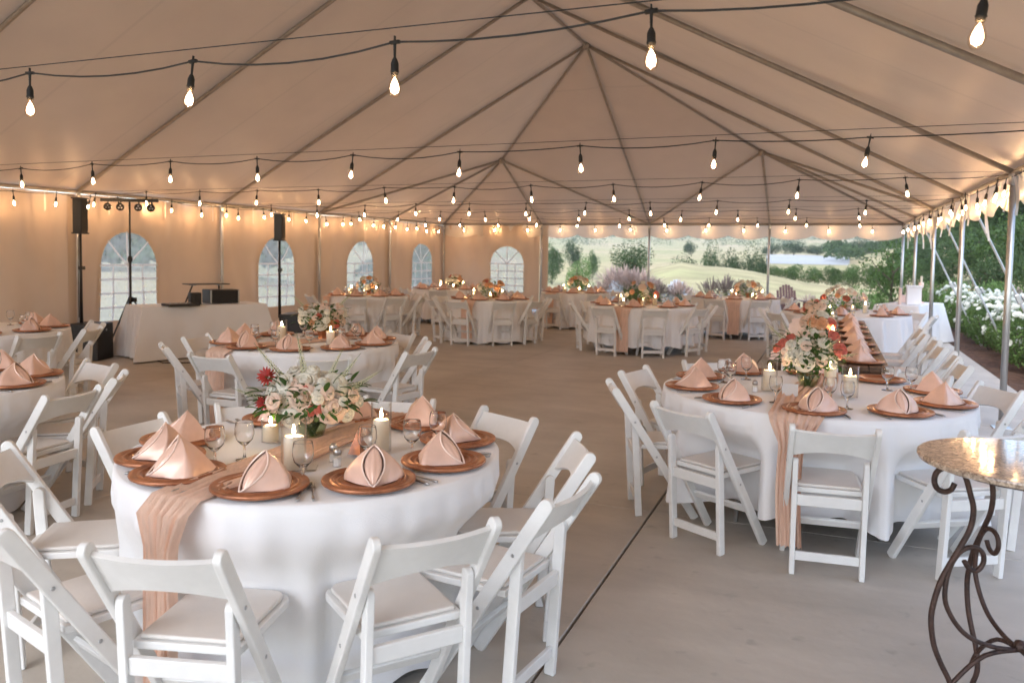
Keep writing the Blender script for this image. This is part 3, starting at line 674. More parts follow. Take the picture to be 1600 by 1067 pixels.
def leaf_mesh(m_, L=.05, wd=.022, name='leaf'):
    mb_ = MB(); mb_.grid(lambda u, v: ((u - .5) * 2 * wd * .5 * math.sin(PI * min(1, v * .93 + .05)) ** .8 * (1 if v < .99 else .1), v * L, .25 * abs(u - .5) * wd - .35 * L * v * v), 2, 5); return mb_.mesh(name, m_, True)
LF, LF2 = leaf_mesh(M_leaf), leaf_mesh(M_leafl, .035, .016)
def cloud_mesh(name, m_, n, size, shape, seed, tri=False):
    """n small randomly turned leaf quads around points given by shape(rng)"""
    g_ = np.random.default_rng(seed); P_ = shape(g_, n); a = g_.normal(size=(n, 3)); a /= np.linalg.norm(a, axis=1, keepdims=True)
    b2 = np.cross(a, g_.normal(size=(n, 3))); b2 /= np.linalg.norm(b2, axis=1, keepdims=True); s = size * g_.uniform(.6, 1.35, (n, 1))
    V_ = np.stack([P_ - a * s, P_ + b2 * s * .55, P_ + a * s, P_ - b2 * s * .55], 1).reshape(-1, 3)
    return npmesh(name, V_, np.arange(4 * n).reshape(-1, 4), m_)
def dome(rx, rz, zc):
    def f(g_, n):
        v = g_.normal(size=(n, 3)); v /= np.linalg.norm(v, axis=1, keepdims=True); v *= g_.uniform(.35, 1, (n, 1)) ** .5
        return v * [rx, rx, rz] + [0, 0, zc]
    return f
def orient(o_, d, roll=0):
    q = Vector(d).normalized().to_track_quat('Z', 'Y'); o_.rotation_mode = 'QUATERNION'; o_.rotation_quaternion = q @ Matrix.Rotation(roll, 4, 'Z').to_quaternion()
def bouquet(loc, label, spec, seed, rx=.17, rz=.10, zc=.17, nleaf=40, vase='glass', sprigs=True, fine=True, hot=None):
    if fine:
        rr_ = random.Random(seed + 100); spec = list(spec)
        for k in range(22):
            a = rr_.uniform(0, 6.28); el = rr_.uniform(-.1, 1.3); q = rr_.uniform(.88, 1.05)
            spec.append((rr_.choice('wwwpp'), rx * q * math.cos(a) * math.cos(el), zc + rz * q * math.sin(el) * 1.15, rx * q * math.sin(a) * math.cos(el), rr_.uniform(.4, .8)))
    """spec: list of (mesh kind, right, up, toward camera, scale)"""
    r_ = random.Random(seed); b_ = thing('flower_arrangement', label, 'flowers', loc, 0, 'floral centrepieces')
    L_ = Vector(loc); fwd = Vector((-L_.x, -L_.y, 0)).normalized(); right = Vector((fwd.y * -1, fwd.x, 0)); right = -right if right.dot(rt) < 0 else right
    if vase == 'glass':
        MB().lathe([(0, 0), (.045, 0), (.05, .006), (.062, .05), (.075, .095), (.073, .095), (.060, .05), (.047, .009), (0, .009)], 26).obj('vase', M_glass, b_, smooth=True)
        MB().lathe([(0, .010), (.046, .010), (.060, .05), (.066, .07), (0, .07)], 20).obj('water', M_water, b_, smooth=True)
    else:
        MB().lathe([(0, 0), (.05, 0), (.038, .03), (.062, .10), (.058, .10), (0, .03)], 6).obj('vase', M_copper, b_)
    st = MB()
    for k in range(26 if fine else 10):
        a = r_.uniform(0, 6.28); q = r_.uniform(0, .035); e_ = r_.uniform(.03, .09)
        st.tube([(q * math.cos(a + 2), q * math.sin(a + 2), .012), (e_ * math.cos(a), e_ * math.sin(a), .12)], .0022, 4)
    tag(st.obj('stems', M_leaf, b_), kind='stuff')
    kinds = dict(w=(RW, 'rose'), p=(RP, 'rose'), o=(RO, 'rose'), c=(RC, 'rose'), r=(DR, 'gerbera'))
    ctr = Vector((0, 0, zc - .06))
    for kd, x, z, y, s in spec:
        pos = right * x + fwd * y + Vector((0, 0, z))
        if kd == 's':
            o_ = link('flower_spike', SPK, b_); o_.location = pos - (pos - ctr).normalized() * .16 * s; orient(o_, pos - ctr, r_.uniform(0, 6)); o_.scale = (s, s, s)
            link('stem', SST, o_); continue
        me, nm_ = kinds[kd]; o_ = link(nm_, me, b_); d = (pos - ctr).normalized() + fwd * .55
        orient(o_, d, r_.uniform(0, 6)); s *= 1.12 if s >= 1 else .92; o_.scale = (s, s, s); o_.location = pos - d.normalized() * .02 * s
    for k in range(nleaf):
        a = r_.uniform(0, 6.28); el = r_.uniform(-.5, 1.0); rr = r_.uniform(.75, 1.12)
        pos = Vector((math.cos(a) * math.cos(el) * rx * rr, math.sin(a) * math.cos(el) * rx * rr, zc + math.sin(el) * rz * rr * 1.1))
        o_ = link('leaf', LF if r_.random() < .75 else LF2, b_); o_.location = pos; dd = (pos - ctr).normalized() + Vector((r_.uniform(-.5, .5), r_.uniform(-.5, .5), r_.uniform(-.4, .3)))
        o_.rotation_mode = 'QUATERNION'; o_.rotation_quaternion = dd.to_track_quat('Y', 'Z'); s = r_.uniform(.85, 1.5); o_.scale = (s, s, s)
    tag(link('foliage', cloud_mesh('foliage', M_leaf, 700 if fine else 260, .014 if fine else .02, dome(rx * .92, rz * .95, zc - .01), seed), b_), kind='stuff')
    if sprigs:
        tag(link('sprig_leaves', cloud_mesh('sprig_leaves', M_leafl, 220 if fine else 80, .011 if fine else .016, dome(rx * 1.0, rz * 1.1, zc), seed + 5), b_), kind='stuff')
        tag(link('baby_breath', cloud_mesh('baby_breath', M_tiny, 420 if fine else 120, .0045 if fine else .009, (lambda g_, n: dome(rx * .62, rz * .6, 0)(g_, n) + np.array([*(right * .03)]) + [0, 0, zc + rz * .72]) if fine else dome(rx, rz, zc + .02), seed + 9), b_), kind='stuff')
    return b_

# cloths
def cloth_mesh(r, zt, zh, seed, flare=.07, nfold=11, overrides=()):
    r_ = random.Random(seed); n = 240; ph = [r_.uniform(0, 6.28) for _ in range(8)]; V_ = []; F_ = []
    prof = [0, .35, .7, .93, .985]
    for q in prof:
        for k in range(n): a = 2 * PI * k / n; V_.append((r * q * math.cos(a), r * q * math.sin(a), zt))
    nd = 18
    for j in range(nd):
        v = j / (nd - 1)
        for k in range(n):
            a = 2 * PI * k / n
            fold = math.sin(nfold * a + ph[0] + 1.3 * math.sin(2 * a + ph[1])) * (.6 + .4 * math.sin(3 * a + ph[2])); f2 = math.sin(2.3 * nfold * a + ph[3] + math.sin(5 * a))
            amp = v ** 1.0
            pk = (.5 + .5 * fold); rr = r + .004 * math.sin(v * 3) + flare * amp * (-.05 + 1.6 * pk ** 1.5) + .020 * f2 * v ** .7 * (1 - .3 * v) + .007 * math.sin(4.1 * nfold * a + ph[4] + 2 * math.sin(3 * a)) * v ** .6
            z = zt - .004 - (zt - zh) * v + .018 * v * math.cos(nfold * a + ph[0]) + .012 * v * math.sin(2 * a + ph[5])
            if j == 0: rr = r + .002; z = zt - .004
            for (ca, rl) in overrides:
                da = abs((a - ca + PI) % (2 * PI) - PI) * rr; wa = 1 - sm(.17, .30, da); wz = 1 - sm(.47, .66, z)
                if wa > 0 and rr > rl: rr -= (rr - rl) * wa * wz
            V_.append((rr * math.cos(a), rr * math.sin(a), max(z, .012)))
    rows = len(prof) + nd
    for j in range(rows - 1):
        for k in range(n):
            a, b_ = j * n + k, j * n + (k + 1) % n; F_.append((a, a + n, b_ + n, b_))
    c0 = len(V_); V_.append((0, 0, zt)); F3 = [(c0, (k + 1) % n, k) for k in range(n)]
    me = bpy.data.meshes.new('tablecloth'); me.from_pydata(V_, [], F_ + [f[::-1] for f in F3]); me.materials.append(M_cloth); me.shade_smooth(); return me
def table_frame(tb, r):
    MB().lathe([(0, .705), (r - .02, .705), (r - .02, .735), (0, .735)], 40).obj('table_top', M_wood, tb)
    for k in range(4):
        a = PI / 4 + k * PI / 2; MB().tube([(r * .55 * math.cos(a), r * .55 * math.sin(a), .7), (r * .62 * math.cos(a), r * .62 * math.sin(a), 0)], .014, 8).obj('leg', M_steel, tb)
def runner(c, r, ang, wd, zt, seed, name_label, amp=.012, hang=.62, wd_end=None, both=True, mat_=None):
    """gauze strip across the table through its centre along direction ang; hangs over the edge at +r (and -r)"""
    r_ = random.Random(seed); ph = [r_.uniform(0, 6.28) for _ in range(6)]; u_ = Vector((math.cos(ang), math.sin(ang), 0)); n_ = Vector((-u_.y, u_.x, 0))
    R2 = r + .012; total = hang + 2 * R2 + (hang if both else 0); NV = 90; NU = 36; we = wd_end or wd
    def fn(u, v):
        s = v * total; a = (u - .5)
        if s < hang: h = hang - s; pos = u_ * (-R2 - .012 - .045 * (h / .7) ** 1.0 - .02); z = zt - .0 - h; wloc = wd + (we - wd) * min(1, h / .14); fl = 1.0
            
        elif s < hang + 2 * R2: pos = u_ * (s - hang - R2); z = zt + .006; h = 0; wloc = wd * (1 + .12 * math.sin(s * 3 + ph[4])); fl = .5
        else: h = s - hang - 2 * R2; pos = u_ * (R2 + .012 + .045 * h / .7 + .02); z = zt - h; wloc = wd + (we - wd) * min(1, h / .14); fl = 1.0
        e_ = min(1, abs(s - hang) * 6) * min(1, abs(s - hang - 2 * R2) * 6)
        pl = math.sin(a * 40 + ph[0] + .9 * math.sin(s * 2.5 + ph[1])) * .6 + math.sin(a * 71 + ph[2] + .5 * math.sin(s * 5)) * .4
        lat = n_ * (a * wloc + .012 * math.sin(s * 6 + ph[3]) )
        if h > 0: pos = pos + (u_ * (1 if s > hang else -1)) * (amp * 1.2 * pl + amp)
        else: z += amp * .55 * (pl + 1) * (.3 + .7 * e_)
        q = Vector((c[0], c[1], 0)) + pos + lat; return (q.x, q.y, max(z, .012))
    o_ = MB().grid(fn, NU, NV).obj('table_runner', mat_ or M_gauze, smooth=True); tag(o_, name_label, 'table runner', 'peach gauze table runners'); return o_

T = dict(
 N=((-1.985, 2.794), .766, -73, 10, 'foreground left table'),
 R=((-.085, 5.331), .912, -88, 10, 'right foreground table'),
 M=((-4.42, 6.06), .83, -101, 10, 'table behind foreground left one'),
 L1=((-5.05, 3.10), .77, -62, 9, 'left edge table'),
 L2=((-7.90, 5.40), .84, -70, 9, 'left table beside tall speaker'),
 F1=((-8.258, 13.23), .78, -80, 8, 'far left table by second speaker'),
 F2=((-8.282, 16.83), .86, -75, 8, 'far table under fourth window'),
 F3=((-5.819, 13.53), .76, -85, 8, 'far table before fifth window'),
 F4=((-5.279, 17.107), .76, -80, 8, 'far table at end of window wall'),
 F5=((-2.96, 13.42), .90, -88, 8, 'far centre table'),
 F6=((-1.8, 16.854), .87, -85, 8, 'far table behind centre one'),
 F7=((.231, 13.321), .92, -95, 8, 'far right table past farm table'))
ZT = .762
CS = dict(
 N=[(-75, 1.23, 0), (-38, 1.20, 0), (-8, 1.19, 0), (25, 1.13, 0), (63, 1.07, 0), (101, 1.08, 0), (143, 1.06, 0), (-180, 1.04, 0), (-146, 1.24, 0), (-106, 1.25, 0)],
 R=[(-84, 1.25, 0), (-121, 1.23, 0), (-159, 1.25, 0), (166, 1.24, 0), (128, 1.29, 0), (92, 1.25, 0), (55, 1.27, 0), (28, 1.28, 0), (-6, 1.24, 0), (-44.4, 1.30, -13.6)],
 M=[(-128, 1.20, 0), (-90, 1.22, 0), (-48, 1.28, 0), (-8, 1.30, 0), (30, 1.1, 0), (68, 1.1, 0), (108, 1.1, 0), (150, 1.12, 0), (-168, 1.10, 0)],
 L1=[(-26, 1.27, 0), (8, 1.12, 0), (40, 1.10, 0), (76, 1.1, 0)],
 L2=[(-70, 1.18, 0), (-38, 1.15, 0), (-8, 1.13, 0), (28, 1.13, 0), (64, 1.13, 0)],
 F1=[(-122, 1.15, 0), (-69, 1.18, 0), (-30, 1.15, 0), (10, 1.15, 0), (55, 1.15, 0), (100, 1.1, 0), (150, 1.1, 0)],
 F2=[(-75, 1.18, 0), (-25, 1.15, 0), (25, 1.15, 0), (80, 1.15, 0), (-125, 1.15, 0)],
 F3=[(-130, 1.18, 0), (-96, 1.20, 0), (-53, 1.12, 0), (-14, 1.08, 0), (30, 1.12, 0), (75, 1.1, 0), (120, 1.1, 0), (170, 1.1, 0)],
 F4=[(-100, 1.15, 0), (-50, 1.15, 0), (0, 1.15, 0), (50, 1.15, 0), (140, 1.15, 0)],
 F5=[(-152, 1.22, 0), (-107, 1.28, 0), (-68, 1.27, 0), (-25, 1.2, 0), (20, 1.22, 0), (60, 1.2, 0), (105, 1.2, 0), (155, 1.2, 0)],
 F6=[(-103, 1.2, 0), (-60, 1.22, 0), (-15, 1.2, 0), (30, 1.15, 0), (90, 1.2, 0), (150, 1.2, 0)],
 F7=[(168, 1.26, 0), (-145, 1.22, 0), (-15, 1.24, 0), (30, 1.24, 0), (75, 1.24, 0), (120, 1.24, 0)])
SEEN = dict(L1=lambda x, y: x > -5.3, L2=lambda x, y: x > -8.3)
nidx = 0
for key, (c, r, a0, ns, nm_) in T.items():
    near = key in ('N', 'R', 'M', 'L1')
    tb = thing('round_table', f'round folding table hidden under white cloth, {nm_}', 'table', (c[0], c[1], 0), 0, 'round banquet tables'); table_frame(tb, r)
    ck = link('tablecloth', cloth_mesh(r, ZT, max(.03, r - .745), sum(map(ord, key)), {'N': .07, 'M': .07, 'R': .075}.get(key, .07), 12 if r < .8 else 15, [(R(a_), max(d_ - .348 - .19, r * .76)) for a_, d_, _ in CS[key]] if near else ())); ck.location = (c[0], c[1], 0)
    tag(ck, f'floor-length white tablecloth on the {nm_}', 'tablecloth', 'white tablecloths')
    for k in range(ns):
        a = R(a0 - 360 / ns * k)   # clockwise seen from above, starting near the camera
        if key == 'N': a = R(a0 + [0, -36, -63, -92, -130, 180, 145, 126, 90, 62, 33][k] + [0, 0, 0, 0, 0, 0, 0, 0, 0][0]) if k < 4 else R(a0 - 36 * k)
        if key == 'R' and k in (8,): pass
        rp_ = r - (.165 if near else .17); x, y = c[0] + rp_ * math.cos(a), c[1] + rp_ * math.sin(a)
        if key in SEEN and not SEEN[key](x, y): continue
        o_ = link('charger_plate', CHP, None, (x, y, ZT + .0075)); o_.rotation_euler = (0, 0, rnd.uniform(0, 6))
        tag(o_, f'copper charger plate, {ORD[k]} clockwise from the front of {nm_}', 'plate', 'copper charger plates')
        if not (key == 'R' and k == 6 ):
            nap = thing('napkin', f'folded blush satin napkin, {ORD[k]} clockwise, {nm_}', 'napkin', (x, y, ZT + .0165), a - PI / 2 + rnd.uniform(-.4, .4), 'folded satin napkins on chargers')
            mi = NAPS[rnd.randrange(9)]; f_ = link('fold', mi[0], nap)
            if near: link('hem', mi[1], nap)
            if near: sg = rnd.uniform(.97, 1.06); nap.scale = (sg, sg, sg)
            nidx += 1
        ta = a + R(360 / ns / 2)
        if near:
            for me, nn_, da, dr in ((KN, 'knife', .30, 0), (FK, 'fork', -.30 if key != 'N' else .37, .005)):
                aa = a + da / r * (.60 if r > .85 else .62); q = r - .13 + dr
                o_ = link(nn_, me, None, (c[0] + q * math.cos(aa), c[1] + q * math.sin(aa), ZT + .003)); o_.rotation_euler = (0, 0, aa + PI / 2 + rnd.uniform(-.06, .06))
                tag(o_, f'silver {nn_} beside the {ORD[k]} plate clockwise from front, {nm_}', nn_, 'cutlery on the tables')
        if key not in ('N', 'R'):
            q = r - .36; aa = a + .25; goblet(c[0] + q * math.cos(aa), c[1] + q * math.sin(aa), ZT + .001, f'clear glass goblet behind the {ORD[k]} plate clockwise, {nm_}')

# chairs: (table, [angles], distance from table centre to back top)
def chair_at(c, ang, dist, label, proto, tw=0):
    a = R(ang); q = dist - .348; return place(proto, (c[0] + q * math.cos(a), c[1] + q * math.sin(a), .0015), a + PI / 2 + R(tw), label, 'white folding chairs')
for key, l in CS.items():
    c, r, _, _, nm_ = T[key]
    for i, (a, d, tw) in enumerate(sorted(l, key=lambda q: -((q[0] - 270) % 360))):
        side = 'clockwise from the front of'
        chair_at(c, a, d, f'white folding chair, {ORD[i]} clockwise from the front of {nm_}', CH1 if key in ('N', 'R', 'M', 'L1') else CH0, tw + rnd.uniform(-3, 3) * (0 if key in 'NR' else 1))

# runners
runner(T['N'][0], T['N'][1], R(90.5), .21, ZT, 3, 'peach gauze runner crossing the foreground left table and hanging down its front', amp=.024, hang=.74, wd_end=.105)
runner(T['R'][0], T['R'][1], R(86), .27, ZT, 5, 'peach gauze runner on the right foreground table hanging between chairs', amp=.022, hang=.66, wd_end=.13)
runner(T['M'][0], T['M'][1], R(72), .30, ZT, 8, 'peach gauze runner over the table behind foreground left one', amp=.012, hang=.60, wd_end=.30)
for kk, aa in (('F1', 60), ('F3', 85), ('F4', 65), ('F5', 84), ('F6', 95)):
    c_ = T[kk]; runner(c_[0], c_[1], R(aa), .30, ZT, ord(kk[1]), f'peach gauze runner hanging over the {c_[4]}', amp=.008, hang=.70 if kk == 'F5' else .66, wd_end=.22)

# centrepieces ------------------------------------------------------
def onto(px, py, z=ZT):  # a measured spot on a table top, as world numbers
    return None
bouquet((-2.085, 2.90, ZT + .012), 'lush centrepiece of blush roses, red gerberas and tall white spikes, foreground left table', [
    ('w', -.11, .185, .10, 1.05), ('p', -.045, .20, .13, 1.25), ('p', .085, .165, .15, 1.3), ('w', .11, .25, .07, 1.05), ('w', -.12, .265, .06, .9), ('w', .005, .31, .02, .62), ('w', .205, .17, .06, .6),
    ('c', .01, .165, .155, .55), ('c', .035, .155, .165, .55), ('c', -.005, .145, .16, .4), ('p', .01, .22, .12, .65), ('c', -.03, .24, .11, .4), ('p', .18, .20, .08, .7),
    ('r', -.19, .285, .04, 1.0), ('r', -.205, .175, .07, .95), ('p', -.02, .12, .14, .6), ('w', .06, .27, -.05, .9), ('w', -.08, .29, -.08, .9), ('p', .1, .19, -.13, 1.1), ('w', -.12, .18, -.12, 1.1),
    ('s', -.18, .34, 0, .85), ('s', -.045, .37, .02, .85), ('s', .10, .33, .02, .7), ('s', .15, .30, .03, .8), ('s', .23, .26, .05, .7), ('s', -.25, .21, .06, .7), ('w', -.03, .26, .06, 1.1), ('w', .05, .22, .13, .95), ('w', -.09, .12, .15, .9), ('w', .15, .13, .12, .9), ('w', -.16, .22, .04, 1.0)], 21, rx=.215, rz=.10, zc=.165, nleaf=150)
bouquet((-.11, 5.40, ZT + .01), 'round centrepiece of white roses, coral blooms and airy filler on glass bowl, right table', [
    ('w', -.03, .185, .14, 1.25), ('w', -.085, .235, .11, 1.1), ('w', -.06, .30, .06, 1.15), ('w', .05, .30, .02, .9), ('w', .12, .23, .08, .9), ('w', .02, .36, 0, .8), ('c', -.165, .28, .06, .9), ('c', -.12, .315, .04, .85), ('c', -.20, .25, .05, .7),
    ('c', .15, .345, .03, .95), ('c', .19, .26, .06, 1.0), ('p', .08, .19, .12, .8), ('p', -.14, .17, .10, .7), ('w', .15, .17, .1, .6), ('w', 0, .27, -.1, 1.1), ('w', -.1, .22, -.12, 1.1), ('p', .1, .2, -.12, 1.1),
    ('s', .0, .36, .02, .8), ('s', .12, .28, .10, .9), ('s', -.12, .34, 0, .7), ('s', .2, .22, .08, .8), ('s', -.2, .34, 0, .7)], 33, rx=.20, rz=.135, zc=.215, nleaf=110)
bouquet((-4.40, 6.28, ZT + .01), 'cream and orange rose centrepiece with dark foliage, table behind foreground left one', [
    ('w', -.02, .16, .13, 1.3), ('w', -.11, .23, .09, 1.2), ('w', .02, .27, .05, 1.2), ('p', .14, .23, .08, 1.1), ('o', .09, .15, .14, .9), ('o', -.10, .17, .13, .7), ('c', .13, .15, .12, .9), ('p', .19, .17, .08, .9), ('w', -.19, .20, .05, 1.1), ('o', -.16, .30, .02, .8), ('p', .17, .30, 0, 1.0), ('c', -.04, .22, .12, .8),
    ('w', .05, .2, -.12, 1.1), ('o', -.08, .24, -.1, 1.1), ('s', -.2, .34, 0, .9), ('s', .2, .36, 0, 1.0)], 44, rx=.235, rz=.13, zc=.20, nleaf=60, vase='copper')
def far_bouquet(loc, label, seed, rx=.2, orange=.5, big=1.25, lo=.1):
    r_ = random.Random(seed); sp = []
    for k in range(17):
        a = r_.uniform(0, PI * 2); el = r_.uniform(.0, 1.25); kd = 'o' if r_.random() < orange * .7 else ('c' if r_.random() < .2 else ('w' if r_.random() < .6 else 'p'))
        sp.append((kd, rx * math.cos(a) * math.cos(el), lo + .04 + rx * .85 * math.sin(el), rx * math.sin(a) * math.cos(el) * .9, r_.uniform(.8, big)))
    return bouquet(loc, label, sp, seed, rx=rx, rz=rx * .62, zc=lo + .07, nleaf=14, fine=False, vase='copper')
cdefs = []
for kk, (dx, dy, rx, org) in dict(F1=(-.05, .15, .24, .6), F2=(.12, .1, .22, .4), F3=(-.02, .15, .26, .6), F4=(.05, .1, .24, .8), F5=(-.05, .1, .30, .35), F6=(.25, .1, .27, .2), F7=(-.02, .2, .33, .2), L2=(-.25, .05, .2, .5)).items():
    c_ = T[kk]; far_bouquet((c_[0][0] + dx, c_[0][1] + dy, ZT + .01), f'rose and greenery centrepiece on the {c_[4]}', sum(map(ord, kk)), rx, org)
    for i, (ax, ay) in enumerate(((-.30, -.15), (.30, -.22), (.12, -.35), (-.2, -.38))):
        place([CA, CB, CC, CC][i], (c_[0][0] + dx + ax, c_[0][1] + dy + ay, ZT + .008), 0, f'{ORD[i]} lit glass candle from the left on the {c_[4]}', 'lit candles on the tables')
def cand(proto, x, y, label): place(proto, (x, y, ZT + .012), rnd.uniform(0, 6), label, 'lit candles on the tables')
cand(CA, -1.85, 2.46, 'lit white pillar candle in short glass cylinder in front of foreground left flowers')
cand(CB, -1.70, 2.84, 'tallest lit pillar candle in glass cylinder right of foreground left flowers')
cand(CC, -2.21, 2.78, 'short white candle in a glass cup left of foreground left flowers')
cand(CA, -.33, 5.17, 'lit candle in tall glass left of the flowers, right foreground table')
cand(CA, .13, 5.14, 'lit candle in glass cylinder right of the flowers, right foreground table')
cand(CD, .02, 5.44, 'bare pillar candle just right of the flower bowl, right foreground table')
cand(CA, -4.66, 6.02, 'lit candle in glass left of the flowers, table behind foreground left one')
cand(CD, -4.02, 5.86, 'bare lit pillar candle right of flowers, table behind foreground left one')
for i, (x, y, me, lb) in enumerate([(-2.17, 2.40, gob, 'goblet at the left beside the folded napkins, foreground left table'), (-2.13, 2.52, gob, 'goblet second from left, foreground left table'), (-1.72, 2.34, gob, 'goblet before the short glass candle cylinder, foreground left table'), (-1.655, 2.66, gob, 'goblet before the tallest candle, foreground left table'), (-1.55, 2.83, gob, 'goblet right of the tallest candle, foreground left table'), (-1.53, 3.02, gob, 'goblet farthest right behind the napkins, foreground left table'),
    (-.64, 5.42, gob, 'goblet at left between napkins, right foreground table'), (-.58, 5.30, gob, 'goblet second from left, right foreground table'), (-.51, 5.63, gob, 'goblet in front of the back left napkin, right foreground table'), (-.27, 4.80, gob, 'goblet just left of the runner, right foreground table'), (.11, 4.78, gob, 'goblet right of the front napkin, right foreground table'), (.36, 5.58, gob, 'goblet by the bare copper plate, right foreground table'), (.5, 5.62, gob, 'goblet behind the right napkins, right foreground table'), (.02, 4.90, gob, 'goblet behind the front napkin, right foreground table')]):
    goblet(x, y, ZT + .001, 'clear stemmed glass ' + lb, me)
place(SH, (-1.745, 2.59, ZT + .001), 0, 'clear salt shaker with steel cap, the right one of the foreground left pair', 'salt and pepper shakers')
place(SH, (-1.80, 2.645, ZT + .001), 0, 'clear shaker with steel cap, the left one of the foreground left pair', 'salt and pepper shakers')
place(SH, (-.41, 5.12, ZT + .001), 0, 'small shaker with steel cap behind the napkin on right foreground table', 'salt and pepper shakers')
# low glass dish and copper wedge stand (table number back) on N
o_ = MB().lathe([(0, 0), (.02, 0), (.026, .018), (.0245, .018), (.019, .003), (0, .003)], 18).obj('glass_dish', M_glass, loc=(-1.80, 2.50, ZT + .001), smooth=True); tag(o_, 'tiny clear glass dish in front of the shakers, foreground left table', 'dish')
o_ = MB().add([(-.03, -.03, 0), (.03, -.03, 0), (.03, .03, 0), (-.03, .03, 0), (0, 0, .10)], [(0, 1, 2, 3)[::-1], (0, 1, 4), (1, 2, 4), (2, 3, 4), (3, 0, 4)]).obj('geometric_votive', M_copper, loc=(-1.76, 2.76, ZT + .012)); tag(o_, 'copper pyramid votive holder beneath the foreground left flowers', 'votive holder')
o_ = MB().add([(-.045, -.03, 0), (.045, -.03, 0), (.045, -.022, 0), (-.045, -.022, 0), (-.045, .0, .07), (.045, .0, .07), (.045, .006, .068), (-.045, .006, .068)], [(0, 3, 2, 1), (4, 5, 6, 7), (0, 1, 5, 4), (1, 2, 6, 5), (2, 3, 7, 6), (3, 0, 4, 7)]).obj('place_card', M_mull, loc=(-.20, 5.02, ZT + .012)); tag(o_, 'small blank white folded card before the flowers on right foreground table', 'card')

# ------------------------------------------------------------------ long farm table
ft = thing('farm_table', 'long dark wooden farm table running away along the right side', 'table', (0, 9.25, 0))
for i in range(6):
    MB().box((-.375 + i * .15, 0, .745), (.146, 5.1, .035)).obj('plank', M_wood, ft, bevel=.004)
MB().box((0, -2.45, .66), (.80, .03, .12)).box((0, 2.45, .66), (.80, .03, .12)).box((-.38, 0, .66), (.03, 4.86, .12)).box((.38, 0, .66), (.03, 4.86, .12)).obj('apron', M_wood, ft)
for x in (-.36, .36):
    for y in (-2.4, 0.0, 2.4): MB().box((x, y, .363), (.09, .09, .727)).obj('leg', M_wood, ft, bevel=.006)
rn = MB().grid(lambda u, v: (-.30 + (u - .5) * .30 + .01 * math.sin(v * 40), 6.75 + v * 5.0, .767 + .004 * math.sin(u * 20 + v * 9) + .003), 14, 80).obj('table_runner', mat('pink_satin_runner', (.82, .60, .52), .5, sheen=.3)); tag(rn, 'flat pink runner along the left half of the long farm table', 'table runner', 'peach gauze table runners')
for i in range(7):
    y = 6.98 + i * .70
    o_ = link('charger_plate', CHP, None, (.26, y, .766)); tag(o_, f'copper charger plate, {ORD[i]} along the right side of farm table', 'plate', 'copper charger plates')
    nap = thing('napkin', f'folded satin napkin, {ORD[i]} along the right side of farm table', 'napkin', (.26, y, .775), -PI / 2 + rnd.uniform(-.25, .25), 'folded satin napkins on chargers'); mi = NAPS[i % 9]; link('fold', mi[0], nap); link('hem', mi[1], nap)
    goblet(.06, y + .1, .765, f'clear stemmed goblet, {ORD[i]} along the right of farm table')
    if i < 6: chair = place(CH0, (.66 + (.03 if i % 2 else 0), y + .12, .0015), PI / 2 + rnd.uniform(-.06, .06), f'white folding chair, {ORD[i]} from the camera along farm table right side', 'white folding chairs')
# garland and candles down the middle
gar = link('greenery_garland', cloud_mesh('greenery_garland', M_leaf, 2600, .020, lambda g_, n: np.stack([g_.normal(size=n) * .055 - .10, g_.uniform(7.0, 11.6, n), .80 + abs(g_.normal(size=n)) * .035], 1), 71)); tag(gar, 'leafy green garland along the centre of the long farm table', 'garland', kind='stuff')
for i in range(7):
    place([CA, CD, CB][i % 3], (-.05 + .09 * (-1) ** i, 7.15 + i * .62, .766), 0, f'lit candle, {ORD[i]} from the near end of farm table', 'lit candles on the tables')
far_bouquet((-.10, 8.5, .78), 'pink and peach rose cluster midway along farm table', 91, .16, .3)
far_bouquet((-.12, 10.8, .78), 'pink rose cluster near the far end of farm table', 92, .18, .3)

# ------------------------------------------------------------------ white cloth tables: DJ and gifts
def rect_cloth(c, sx, sy, rz, label, seed, zt=.765):
    r_ = random.Random(seed); n = 200; V_ = []; F_ = []
    def outline(k, grow):
        t_ = k / n * 4; s = int(t_); u = t_ - s; hx, hy = sx / 2 + grow, sy / 2 + grow
        P_ = [(-hx, -hy), (hx, -hy), (hx, hy), (-hx, hy)]; a, b_ = P_[s % 4], P_[(s + 1) % 4]; return (a[0] + (b_[0] - a[0]) * u, a[1] + (b_[1] - a[1]) * u), min(u, 1 - u)
    rows = 16
    for j in range(rows):
        v = j / (rows - 1)
        for k in range(n):
            (x, y), e_ = outline(k, 0); corner = math.exp(-(e_ * 6) ** 2)
            gr = v * (.05 + .13 * corner) + .018 * v * math.sin(k * .55 + r_.random() * .0) * (1 - corner)
            (x, y), _ = outline(k, gr); V_.append((x, y, max(zt - (zt - .02) * v, .015)))
    for j in range(rows - 1):
        for k in range(n): a, b_ = j * n + k, j * n + (k + 1) % n; F_.append((a, a + n, b_ + n, b_))
    F_.append(tuple(range(n)))
    me = bpy.data.meshes.new('tablecloth'); me.from_pydata(V_, [], F_); me.materials.append(M_cloth)
    o_ = link('tablecloth', me, None, (c[0], c[1], 0)); o_.rotation_euler.z = rz; tag(o_, label, 'tablecloth', 'white tablecloths')
    tb = thing('folding_table', label.replace('white tablecloth', 'rectangular folding table under the white cloth'), 'table', (c[0], c[1], 0), rz)
    MB().box((0, 0, .74), (sx - .02, sy - .02, .03)).obj('table_top', M_wood, tb)
    for x in (-1, 1):
        for y in (-1, 1): MB().tube([(x * (sx / 2 - .12), y * (sy / 2 - .08), .725), (x * (sx / 2 - .12), y * (sy / 2 - .08), 0)], .014, 8).obj('leg', M_steel, tb)
rect_cloth((-8.88, 9.48), .76, 1.83, -R(26.5), 'white tablecloth under the music gear by the left wall', 4)
